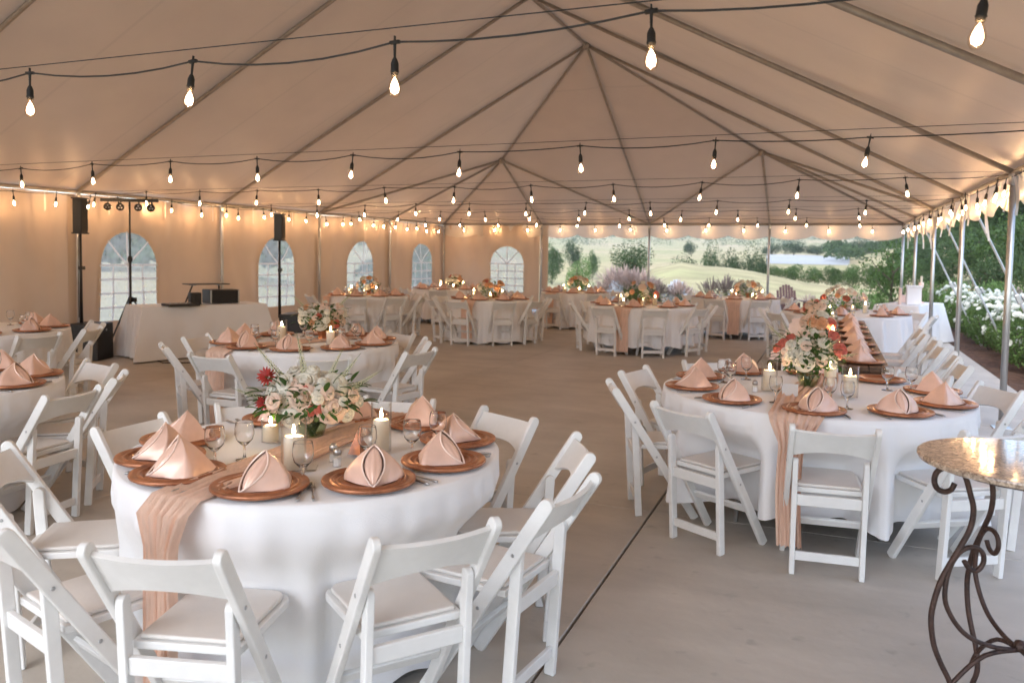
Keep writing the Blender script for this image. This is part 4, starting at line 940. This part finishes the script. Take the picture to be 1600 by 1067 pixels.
rect_cloth((1.42, 16.9), .75, 1.7, -R(20), 'white tablecloth by the right far corner poles holding gifts', 9)
# DJ gear
dj = Vector((-8.85, 9.55, .767)); az = -R(26.5)
lc = thing('equipment_case', 'black box-shaped sound case on the white music table', 'case', dj + Vector((.12, .25, 0)), az)
MB().box((0, 0, .11), (.32, .46, .21)).obj('body', M_black, lc, bevel=.01)
MB().box((.163, 0, .11), (.006, .40, .16)).obj('front_panel', M_grille, lc)
for s in (-1, 1): MB().box((.166, s * .215, .11), (.01, .02, .2)).obj('corner_trim', M_steel, lc)
ls = thing('laptop_stand', 'flat black laptop on a raised stand over the sound case', 'laptop stand', dj + Vector((.02, .05, 0)), az)
MB().box((0, 0, .30), (.30, .62, .014)).obj('laptop', M_black, ls, bevel=.004)
MB().box((0, -.2, .285), (.12, .05, .012)).box((0, .2, .285), (.12, .05, .012)).obj('bracket', M_steel, ls)
for s in (-1, 1): MB().tube([(-.14, s * .27, 0), (-.02, s * .2, .28)], .012, 8).obj('support', M_black, ls)
cm = thing('card_reader', 'small black microphone receiver beside the sound case on the music table', 'receiver', dj + Vector((.05, -.22, 0)), az)
MB().box((0, 0, .09), (.12, .16, .18)).obj('body', M_black, cm, bevel=.008); MB().lathe([(.008, 0), (.008, .12)], 8, (.06, 0, .02)).obj('antenna', M_black, cm)
cn = thing('mixer', 'flat black mixing console at left end of the music table', 'mixer', dj + Vector((.1, -.55, 0)), az)
MB().box((0, 0, .02), (.34, .44, .035)).obj('body', M_black, cn, bevel=.005)
for i in range(5): MB().lathe([(.012, 0), (.010, .018), (0, .018)], 8, (.05 * (i % 2), -.15 + i * .07, .038)).obj('knob', M_steel, cn)
# column speakers
def col_speaker(loc, zb, zt, label, lean=0):
    s = thing('column_speaker', label, 'speaker', loc, R(20))
    MB().box((0, 0, (zb + zt) / 2), (.13, .17, zt - zb)).obj('cabinet', M_black, s, bevel=.012)
    MB().box((.067, 0, (zb + zt) / 2), (.006, .15, zt - zb - .06)).obj('grille', M_grille, s)
    MB().box((0, 0, zt + .006), (.15, .20, .02)).obj('top_cap', M_black, s, bevel=.004); MB().box((0, 0, zb - .006), (.15, .20, .02)).obj('bottom_cap', M_black, s, bevel=.004)
    MB().tube([(0, 0, .52), (0, 0, (zb + .6) / 2), (0, 0, zb)], [.024, .02, .018], 10).obj('mounting_pole', M_black, s, smooth=True)
    MB().box((0, .03, (zb + .6) / 2 + .1), (.05, .09, .05)).obj('clamp', M_black, s, bevel=.005)
    MB().tube([(0, -.05, zb), (.02, -.10, 1.3), (0, -.06, .6)], .005, 5).obj('cable', M_cord, s)
def sub(loc, sx, h, label):
    s = thing('subwoofer', label, 'subwoofer', loc, R(20))
    MB().box((0, 0, h / 2), (.42, sx, h)).obj('cabinet', M_black, s, bevel=.015); MB().box((.213, 0, h / 2), (.008, sx - .05, h - .06)).obj('grille', M_grille, s)
    MB().lathe([(.016, 0), (.016, .004), (0, .004)], 10).obj('badge', M_steel, s, loc=(.219, 0, h * .82)).rotation_euler = (0, PI / 2, 0)
sub((-9.80, 8.38, 0), .42, .52, 'black subwoofer box at the foot of the left column speaker')
col_speaker((-9.93, 8.33, 0), 1.80, 2.28, 'slim black column speaker on pole left of the first arched window')
sub((-8.02, 10.75, 0), .55, .58, 'black subwoofer at the right end of the white music table')
col_speaker((-8.17, 10.5, 0), 1.76, 2.16, 'slim black column speaker on pole before the second arched window')
# light stand
lt = thing('lighting_stand', 'black tripod stand carrying a bar of four stage lights by first window', 'light stand', (-10.02, 9.28, 0), 0)
MB().tube([(0, 0, .25), (0, 0, 1.4)], .019, 10).obj('lower_pole', M_black, lt, smooth=True)
MB().tube([(0, 0, 1.4), (0, 0, 2.31)], .014, 10).obj('upper_pole', M_black, lt, smooth=True)
MB().lathe([(.03, -.04), (.038, 0), (.03, .05)], 12, (0, 0, 1.42)).obj('collar', M_black, lt); MB().box((.04, .03, .80), (.08, .05, .07)).obj('knob', M_black, lt, bevel=.01)
for k in range(3):
    a = R(-60 + 120 * k); e_ = (.48 * math.cos(a), .48 * math.sin(a), .015)
    lg = MB().tube([(.02 * math.cos(a), .02 * math.sin(a), .84), e_], .013, 8).obj('leg', M_black, lt, smooth=True); MB().tube([e_, (e_[0] * 1.04, e_[1] * 1.04, .002)], .02, 8).obj('rubber_foot', M_cord, lg)
    MB().tube([(0, 0, .35), (.24 * math.cos(a), .24 * math.sin(a), .43)], .008, 6).obj('brace', M_black, lt)
bd = Vector((math.cos(R(25)), math.sin(R(25)), 0)); nn_ = Vector((bd.y, -bd.x, 0))
MB().box((0, 0, 2.325), (.86, .05, .05), Matrix.Rotation(R(25), 3, 'Z')).obj('crossbar', M_black, lt, bevel=.006)
for i, s in enumerate((-.32, -.13, .14, .33)):
    q = bd * s; hd = Matrix.Rotation(R(25), 4, 'Z') @ Matrix.Rotation(PI / 2 - .3 + .15 * i, 4, 'X')
    h_ = MB().lathe([(.0, -.05), (.045, -.05), (.07, 0), (.075, .05), (.07, .052), (.066, .03), (0, .03)], 16).obj('stage_light', M_black, lt, smooth=True); h_.matrix_local = Matrix.Translation(q + Vector((0, 0, 2.215))) @ hd @ Matrix.Scale(.78, 4)
    for (lx, ly) in ((0, .03), (.028, -.016), (-.028, -.016)): MB().lathe([(.018, .031), (.014, .036), (0, .037)], 8, (lx, ly, 0)).obj('lens', M_steel, h_)
    MB().tube([q + Vector((0, 0, 2.30)), q + Vector((.0, 0, 2.26))] , .01, 6).obj('yoke', M_black, lt)
cab = MB().tube([(-9.9, 9.0, .008), (-9.5, 8.7, .008), (-9.0, 8.75, .008), (-8.6, 8.5, .008), (-8.2, 8.75, .008)], .008, 5).obj('floor_cable', M_cord); tag(cab, 'black cable lying on the floor before the white music table', 'cable')

# gifts on the far right white table
def gift(loc, d, label, m_, cat='box'):
    o_ = MB().box((0, 0, d[2] / 2), d).obj('gift_box' if cat == 'box' else cat, m_, loc=loc, bevel=.006); tag(o_, label, cat); return o_
pc_ = gift((1.22, 16.5, .768), (.04, .22, .30), 'upright pink card on white table by the corner pole', M_pink, 'card')
cs = thing('card_box', 'tall white card box on gift table by the far right poles', 'box', (1.45, 16.6, .768)); MB().box((0, 0, .16), (.24, .26, .32)).obj('body', M_cloth, cs, bevel=.01); MB().box((0, 0, .335), (.27, .29, .03)).obj('lid', M_cloth, cs, bevel=.006)
cs = thing('candelabrum', 'pale candle stand on the gift table by the far right poles', 'candelabrum', (1.62, 17.1, .768)); MB().lathe([(.07, 0), (.06, .02), (.015, .04), (.013, .28), (.04, .30), (.045, .40), (0, .40)], 14).obj('stand', M_pink, cs, smooth=True); MB().lathe([(.02, .40), (.02, .52), (0, .52)], 10).obj('candle', M_wax, cs)
gift((1.38, 17.3, .768), (.22, .22, .14), 'small blush gift box on the gift table', M_pink)

# ------------------------------------------------------------------ granite bistro table
gt = thing('bistro_table', 'round granite bistro table on rusty scrolled iron legs at right edge', 'table', (0, 0, 0))
GZ = .92; ga = azpx(1600); GC = Vector((2.67 * math.sin(0) , 0, 0))
# centre measured: 1.6k px column, depth 2.67 m along the view axis
dv = Vector((fw.x, fw.y, 0)).normalized(); gc = dv * 2.68 + Vector((rt.x, rt.y, 0)) * (2.68 * 798 / 1250.4 + .052)
gt.location = (gc.x, gc.y, 0)
MB().lathe([(0, -.026), (.325, -.026), (.338, -.02), (.343, -.008), (.341, -.002), (.335, 0), (0, 0)], 72, (0, 0, GZ)).obj('granite_top', M_gran, gt, smooth=False)
S1 = [(.25, .838), (.262, .815), (.285, .808), (.31, .82), (.32, .85), (.308, .88), (.272, .893), (.24, .885), (.215, .86), (.195, .80), (.182, .747), (.19, .683), (.22, .62), (.255, .555), (.282, .50), (.303, .426), (.31, .36), (.297, .276), (.27, .21), (.235, .14), (.225, .07), (.25, .006)]
S2 = [(.206, .57), (.188, .544), (.16, .537), (.14, .565), (.145, .60), (.175, .618), (.217, .605), (.25, .555), (.265, .49), (.262, .42), (.222, .347), (.165, .297), (.08, .268), (.0, .262)]
def smoothp(P_, n=4):
    P_ = [Vector(q) for q in P_]; out = []
    for i in range(len(P_) - 1):
        p0, p1, p2, p3 = P_[max(i - 1, 0)], P_[i], P_[i + 1], P_[min(i + 2, len(P_) - 1)]
        for k in range(n):
            t_ = k / n; out.append(.5 * ((2 * p1) + (p2 - p0) * t_ + (2 * p0 - 5 * p1 + 4 * p2 - p3) * t_ ** 2 + (3 * p1 - p0 - 3 * p2 + p3) * t_ ** 3))
    return out + [P_[-1]]
cdir = math.atan2(-rt.y, -rt.x)
for k, da in enumerate((0, -88, 180, 92)):
    a = cdir + R(da) + .0; P1 = [(x * math.cos(a), x * math.sin(a), z) for x, z in S1]; P2 = [(x * math.cos(a), x * math.sin(a), z) for x, z in S2]
    lg = MB().tube(smoothp(P1), .0095, 10).obj('scroll_leg', M_iron, gt, smooth=True); MB().tube(smoothp(P2), .0085, 10).obj('inner_scroll', M_iron, lg, smooth=True)
MB().lathe([(0, -.022), (.016, -.016), (.022, 0), (.016, .016), (0, .022)], 14, (0, 0, .275)).obj('hub_ball', M_iron, gt, smooth=True)
MB().tube([(.25 * math.cos(t_ * PI / 12), .25 * math.sin(t_ * PI / 12), GZ - .04) for t_ in range(25)], .008, 6).obj('support_ring', M_iron, gt, smooth=True)
for k in range(4):
    a = cdir + R((0, -88, 180, 92)[k]); MB().tube([(0, 0, GZ - .035), (.272 * math.cos(a), .272 * math.sin(a), GZ - .038)], .008, 6).obj('top_bracket', M_iron, gt)
    MB().tube(smoothp([(.0, 0, .262), (.12 * math.cos(a), .12 * math.sin(a), .24), (.22 * math.cos(a), .22 * math.sin(a), .15), (.265 * math.cos(a), .265 * math.sin(a), .07)]), .008, 8).obj('lower_brace', M_iron, gt, smooth=True)

# ------------------------------------------------------------------ plants outside
def tree_proto(name, label, h, w_, m_, n, leaf, seed, trunk=.3, ncl=26):
    r_ = np.random.default_rng(seed); tr = thing(name, label, 'tree')
    cl = []
    for k in range(ncl):
        v = r_.normal(size=3); v /= np.linalg.norm(v); rr = r_.uniform(.35, .78); cl.append((v * rr * [w_ / 2, w_ / 2, h * (1 - trunk) / 2] + [0, 0, h * (trunk + (1 - trunk) * .46)], r_.uniform(.15, .26)))
    cl = [(c, s) for c, s in cl]
    def shp(g_, n):
        P_ = []
        idx = g_.integers(0, len(cl), n); v = g_.normal(size=(n, 3)); v /= np.linalg.norm(v, axis=1, keepdims=True); v *= g_.uniform(.5, 1.08, (n, 1)) ** .6
        C_ = np.array([c for c, s in cl])[idx]; S_ = np.array([s for c, s in cl])[idx][:, None]; return C_ + v * S_ * [w_, w_, h * (1 - trunk)]
    link('crown', cloud_mesh('crown', m_, n, leaf, shp, seed), tr)
    tk = MB().tube([(0, 0, -.6), (w_ * .01, 0, h * trunk * .7), (w_ * .03, .0, h * .55), (w_ * .02, w_ * .02, h * .75)], [h * .035, h * .026, h * .014, h * .006], 8)
    for k in range(7):
        a = k * 2.4; z = h * (trunk * .8 + .06 * k); tk.tube([(w_ * .015, 0, z), (w_ * .2 * math.cos(a), w_ * .2 * math.sin(a), z + h * .10), (w_ * .34 * math.cos(a), w_ * .34 * math.sin(a), z + h * .2)], [h * .012, h * .008, h * .003], 5)
    tk.obj('trunk', M_bark, tr); return reg(tr)
TA = tree_proto('oak_tree', 'x', 1.0, 1.15, M_f1, 5200, .022, 1, .03)
TB = tree_proto('oak_tree', 'x', 1.0, 1.35, M_f1, 4200, .026, 2, .02, 22)
TC = tree_proto('leafy_tree', 'x', 1.0, .95, M_f2, 2600, .020, 3, .15, 22)
TD = tree_proto('shrub', 'x', 1.0, 1.6, M_f3, 5200, .026, 4, .02, 22)
TE = tree_proto('shrub', 'x', 1.0, 1.5, M_f2, 3400, .032, 5, .02, 18)
for q in (TD, TE): q['category'] = 'shrub'
def ytop(y): return y
def plant(proto, px, ytop_, d, wpx, label, group='trees beyond the tent', base=None, zoff=0):
    """tree whose crown top is seen at image height ytop_ and is wpx wide, standing d metres away"""
    p0 = gp(px, d); hor = 397 - (px - 800) * .0 ; zt = EYE - (ytop_ - 397.5) / 1250.4 * d
    zb = p0.z; h = max(zt - zb, .5)
    w_ = wpx / 1250.4 * d / {TA.name: 1.25, TB.name: 1.45, TC.name: 1.05, TD.name: 1.75, TE.name: 1.65}[proto.name]
    return place(proto, (p0.x, p0.y, zb), rnd.uniform(0, 6), label, group, (w_, w_, h))
plant(TA, 984, 374, 66, 78, 'big round dark oak behind pale grasses near the centre post')
plant(TC, 903, 392, 38, 62, 'pale green airy young tree at the left of the open end')
plant(TA, 893, 371, 190, 34, 'small round oak on the far left hillside field', base=394)
plant(TD, 862, 378, 150, 46, 'low scrub beside the wall end on the far slope', base=396)
plant(TD, 925, 388, 170, 26, 'tiny shrub in the pale field right of the small round oak', base=394)
for i, (px, yt, wd, bs) in enumerate([(1110, 376, 44, 410), (1140, 382, 44, 416), (1172, 380, 50, 420), (1188, 388, 34, 424), (1065, 392, 50, 406)]):
    plant([TA, TB][i % 2], px, yt, 105, wd, f'oak {["at left end", "second", "third", "at the right end", "low and thin, detached left"][i]} of the dark clump behind the golden knoll', 'oak clump behind the knoll', base=bs)
for i, (px, yt, wd) in enumerate([(1212, 408, 36), (1240, 405, 46), (1272, 408, 44), (1300, 406, 46), (1332, 404, 50), (1362, 402, 50), (1392, 404, 52)]):
    plant(TD, px, yt, 82, wd, f'{ORD[i]} dark bush from the left in hedge row below the pale strip', 'hedge row below the pale strip', base=436)
for i, (px, yt, wd) in enumerate([(1078, 372, 26), (1205, 376, 40), (1238, 372, 50), (1275, 376, 48), (1312, 374, 52), (1350, 368, 56), (1392, 366, 60), (1425, 362, 60)]):
    plant([TB, TA][i % 2], px, yt, 300, wd, f'hazy distant tree, {ORD[i]} from the left in row above the pale strip', 'distant trees above the pale strip', base=400)
for i, (px, yt, wd, d) in enumerate([(1470, 388, 80, 48), (1530, 352, 110, 46), (1590, 330, 130, 44), (1650, 320, 120, 42), (1500, 345, 110, 75), (1560, 315, 120, 80), (1620, 300, 130, 80), (1445, 372, 70, 90), (1420, 395, 60, 60), (1570, 372, 100, 36), (1640, 360, 100, 34), (1700, 300, 150, 60)]):
    plant([TA, TB, TD][i % 3], px, yt, d, wd, f'dark tree, {ORD[i]} of those on the slope behind the rose hedge', 'trees on the right slope')
for i, (px, yt, wd, d) in enumerate([(1440, 418, 60, 26), (1478, 408, 70, 25), (1520, 405, 80, 24), (1562, 410, 80, 24), (1604, 408, 84, 23), (1360, 425, 60, 34), (1325, 438, 50, 33)]):
    plant(TE, px, yt, d, wd, f'bright green bush, {ORD[i]} of the row behind the pink grasses', 'bright bushes behind the grasses')
# slender young tree with visible trunk
yt_ = tree_proto('young_tree', 'slender young tree with thin crown beyond the far right corner poles', 1.0, .9, M_f3, 1500, .022, 9, .28, 18); p0 = gp(1391, 24)
yt_.location = (p0.x, p0.y, p0.z); yt_.scale = (1.65, 1.65, EYE - (352 - 397.5) / 1250 * 24 - p0.z); used.add(yt_.name)
# woods on the hills as one mass
def woods(g_, n):
    P_ = []
    cnt = 420; pts = []
    while len(pts) < cnt:
        px = g_.uniform(1290, 2300); d = g_.uniform(70, 420)
        if px < 1420 and d < 230: continue
        a = azpx(px); x, y = d * math.sin(a), d * math.cos(a); pts.append((x, y, H(x, y) + 1.8, g_.uniform(2.2, 4.8)))
    for _ in range(420):
        px = g_.uniform(820, 1500); d = g_.uniform(640, 1450); a = azpx(px); x, y = d * math.sin(a), d * math.cos(a)
        if g_.random() < .55: pts.append((x, y, H(x, y) + 2, g_.uniform(7, 15)))
    for _ in range(130):
        px = g_.uniform(-1500, 720); d = g_.uniform(40, 240); a = azpx(px); x, y = d * math.sin(a), d * math.cos(a); pts.append((x, y, H(x, y) + 1.5, g_.uniform(2.5, 4.5)))
    pts = np.array(pts); i = g_.integers(0, len(pts), n); v = g_.normal(size=(n, 3)); v /= np.linalg.norm(v, axis=1, keepdims=True); v[:, 2] = abs(v[:, 2]) * .95 - .2
    return pts[i, :3] + v * pts[i, 3:4] * g_.uniform(.75, 1.05, (n, 1))
tag(link('woodland', cloud_mesh('woodland', M_f1, 220000, .46, woods, 5)), 'dark oak woodland covering the slopes and far hills', 'woodland', kind='stuff')
# fountain grasses
def grass_proto(m_, seed, nb=260, plume=110):
    r_ = np.random.default_rng(seed); V_ = []; F_ = []; V2 = []; F2 = []
    def blade(Vx, Fx, a, L, lean, wd, start=0.):
        o_ = len(Vx); dx, dy = math.cos(a), math.sin(a)
        for k in range(5):
            u = start + (1 - start) * k / 4; rr = L * lean * u ** 1.8; z = L * (u - .35 * lean * u ** 2.5); ww = wd * (math.sin(PI * (.08 + .86 * (k / 4))) if start else (1 - .85 * u))
            Vx.append((rr * dx - dy * ww, rr * dy + dx * ww, z)); Vx.append((rr * dx + dy * ww, rr * dy - dx * ww, z))
        for k in range(4): Fx.append((o_ + 2 * k, o_ + 2 * k + 1, o_ + 2 * k + 3, o_ + 2 * k + 2))
    for k in range(nb): blade(V_, F_, r_.uniform(0, 6.28), r_.uniform(.5, .85), r_.uniform(.1, 1.0), .006)
    for k in range(plume):
        a = r_.uniform(0, 6.28); L = r_.uniform(.8, 1.1); ln = r_.uniform(.05, .75); blade(V_, F_, a, L, ln, .002); blade(V2, F2, a, L, ln, .017, .76); blade(V2, F2, a + .02, L, ln + .02, .010, .74)
    gr = thing('fountain_grass', 'x', 'ornamental grass'); tag(link('blades', npmesh('blades', V_, F_, M_gr), gr), kind='stuff'); tag(link('plumes', npmesh('plumes', V2, F2, m_), gr), kind='stuff'); return reg(gr)
GP, GD, GT = grass_proto(M_pl, 1), grass_proto(M_pl2, 2), grass_proto(M_pl3, 3)
spots = [(GP, 958, 412, 25.2), (GP, 978, 410, 24.6), (GP, 1000, 414, 24.4), (GP, 1018, 428, 24.8), (GP, 1062, 432, 25), (GP, 968, 418, 25.5), (GP, 990, 416, 25), (GP, 1008, 425, 26), (GD, 952, 428, 26), (GP, 940, 436, 25), (GD, 1030, 434, 25), (GD, 1055, 436, 25.5), (GP, 1075, 440, 26), (GD, 1112, 428, 25), (GD, 1135, 424, 25), (GD, 1158, 430, 25.5), (GP, 1180, 436, 26), (GP, 1265, 448, 26), (GP, 1300, 446, 26), (GP, 1340, 446, 25)]
for i, (pr, px, yt, d) in enumerate(spots):
    p0 = gp(px, d); h = (EYE - (yt - 397.5) / 1250 * d - p0.z) / 1.02; place(pr, (p0.x, p0.y, p0.z), rnd.uniform(0, 6), f'feathery {"pink" if pr is GP else "purple"} fountain grass, {ORD[i]} from left beyond the open end', 'fountain grasses beyond the open end', (h * .8, h * .8, h))
i = 0
for y in np.linspace(12.2, 24, 13):
    for x in (4.6, 5.5):
        yy = y + rnd.uniform(-.3, .3); xx = x + rnd.uniform(-.25, .25); pr = GP if (y > 18.5) else GT
        i += 1; place(pr, (xx, yy, -.1), rnd.uniform(0, 6), f'tan-pink fountain grass, {ORD[min(i, 29) - 1]} along the back of the rose bed', 'fountain grasses behind the roses', (1.15, 1.15, rnd.uniform(1.0, 1.2)))
# white rose bushes
BL = MB()
for k in range(3):
    for j in range(6 - k):
        a = j * 2 * PI / (6 - k) + k; rr = .6 - k * .2
        BL.grid(lambda u, v: ((rr * v * math.cos(a + (u - .5) * 1.3)), rr * v * math.sin(a + (u - .5) * 1.3), .18 * k + .35 * v * v), 2, 2)
BLM = BL.mesh('rose_bloom', mat('white_rose_bloom', (.84, .86, .80), .7, trans=.3), True)
def rose_bush(seed):
    rb = thing('rose_bush', 'x', 'rose bush'); g_ = random.Random(seed)
    link('foliage', cloud_mesh('foliage', M_f2, 2600, .022, lambda gg, n: dome(.42, .42, .45)(gg, n), seed), rb)['kind'] = 'stuff'
    s = MB()
    for k in range(9): a = k * .7; s.tube([(0, 0, -.1), (.2 * math.cos(a), .2 * math.sin(a), .3), (.3 * math.cos(a), .3 * math.sin(a), .55)], .006, 5)
    s.obj('stems', M_bark, rb)['kind'] = 'stuff'
    for k in range(42):
        a = g_.uniform(0, 6.28); el = g_.uniform(-.15, 1.4); q = Vector((.44 * math.cos(a) * math.cos(el), .44 * math.sin(a) * math.cos(el), .46 + .43 * math.sin(el)))
        o_ = link('bloom', BLM, rb, q); s_ = g_.uniform(.05, .10); o_.scale = (s_, s_, s_); orient(o_, q - Vector((0, 0, .3)), g_.uniform(0, 6))
    return reg(rb)
RB = [rose_bush(k) for k in range(2)]
bi = 0
for y in np.linspace(12.6, 21.5, 9):
    for x in (2.85, 3.6):
        sc_ = rnd.uniform(.95, 1.2); bi += 1
        place(RB[bi % 2], (x + rnd.uniform(-.1, .1) + max(0, 14 - y) * .15, y + rnd.uniform(-.2, .2), -.06), rnd.uniform(0, 6), f'white rose bush, {ORD[(bi - 1) // 2]} from camera in the {"back" if x > 3 else "front"} row by patio', 'white rose bushes beside the patio', (sc_, sc_, sc_ * 1.0))
for i, (x, y) in enumerate(((2.9, 9.8), (3.3, 10.6), (3.0, 11.4), (3.6, 9.2), (4.2, 10.4))): place(GT, (x, y, -.08), rnd.uniform(0, 6), f'low green grass tuft, {ORD[i]} in the mulch nearest the right poles', 'grass tufts in the mulch', (.5, .5, .35))
# garden chairs
def adirondack(loc, rz, m_, label):
    c = thing('adirondack_chair', label, 'garden chair', loc, rz)
    for i in range(7):
        x = -.24 + i * .08; h = .95 - .5 * ((i - 3) / 3) ** 2 * .35; MB().box((x, -.25 - .12, h / 2 + .17), (.066, .02, h - .2), Matrix.Rotation(.28, 3, 'X')).obj('back_slat', m_, c, bevel=.003)
    for i in range(5): MB().box((0, -.2 + i * .11, .33 + i * .012), (.52, .095, .018)).obj('seat_slat', m_, c)
    for s in (-1, 1):
        MB().box((s * .32, .02, .56), (.11, .66, .02)).obj('arm', m_, c); MB().box((s * .29, .30, .28), (.05, .08, .56)).obj('leg', m_, c); MB().box((s * .29, -.18, .25), (.05, .1, .5)).obj('leg', m_, c)
    MB().box((0, -.35, .62), (.54, .02, .05), Matrix.Rotation(.28, 3, 'X')).obj('back_rail', m_, c)
p0 = gp(1236, 24); adirondack((p0.x, p0.y, p0.z + .05), R(200), M_red_w, 'dark red slatted garden chair on the grass beyond the tent')
p0 = gp(950, 24.5); adirondack((p0.x, p0.y, p0.z + .1), R(160), M_pale, 'white slatted garden chair in front of the pale grasses')
p0 = gp(1055, 25); adirondack((p0.x, p0.y, p0.z + .1), R(185), M_pale, 'pale blue slatted garden chair beyond the far centre table')

# thin evening haze over the land

hm = bpy.data.materials.new('haze_air'); hm.use_nodes = True; t = hm.node_tree; t.nodes.remove(t.nodes['Principled BSDF'])
pv = ND(t, 'ShaderNodeVolumePrincipled'); pv.inputs['Color'].default_value = (.97, .98, 1, 1); pv.inputs['Density'].default_value = .0003; pv.inputs['Anisotropy'].default_value = .2
t.links.new(pv.outputs[0], t.nodes['Material Output'].inputs['Volume'])
o = MB().box((0, 0, 40), (6200, 6200, 110)).obj('haze', hm); tag(o, kind='stuff')
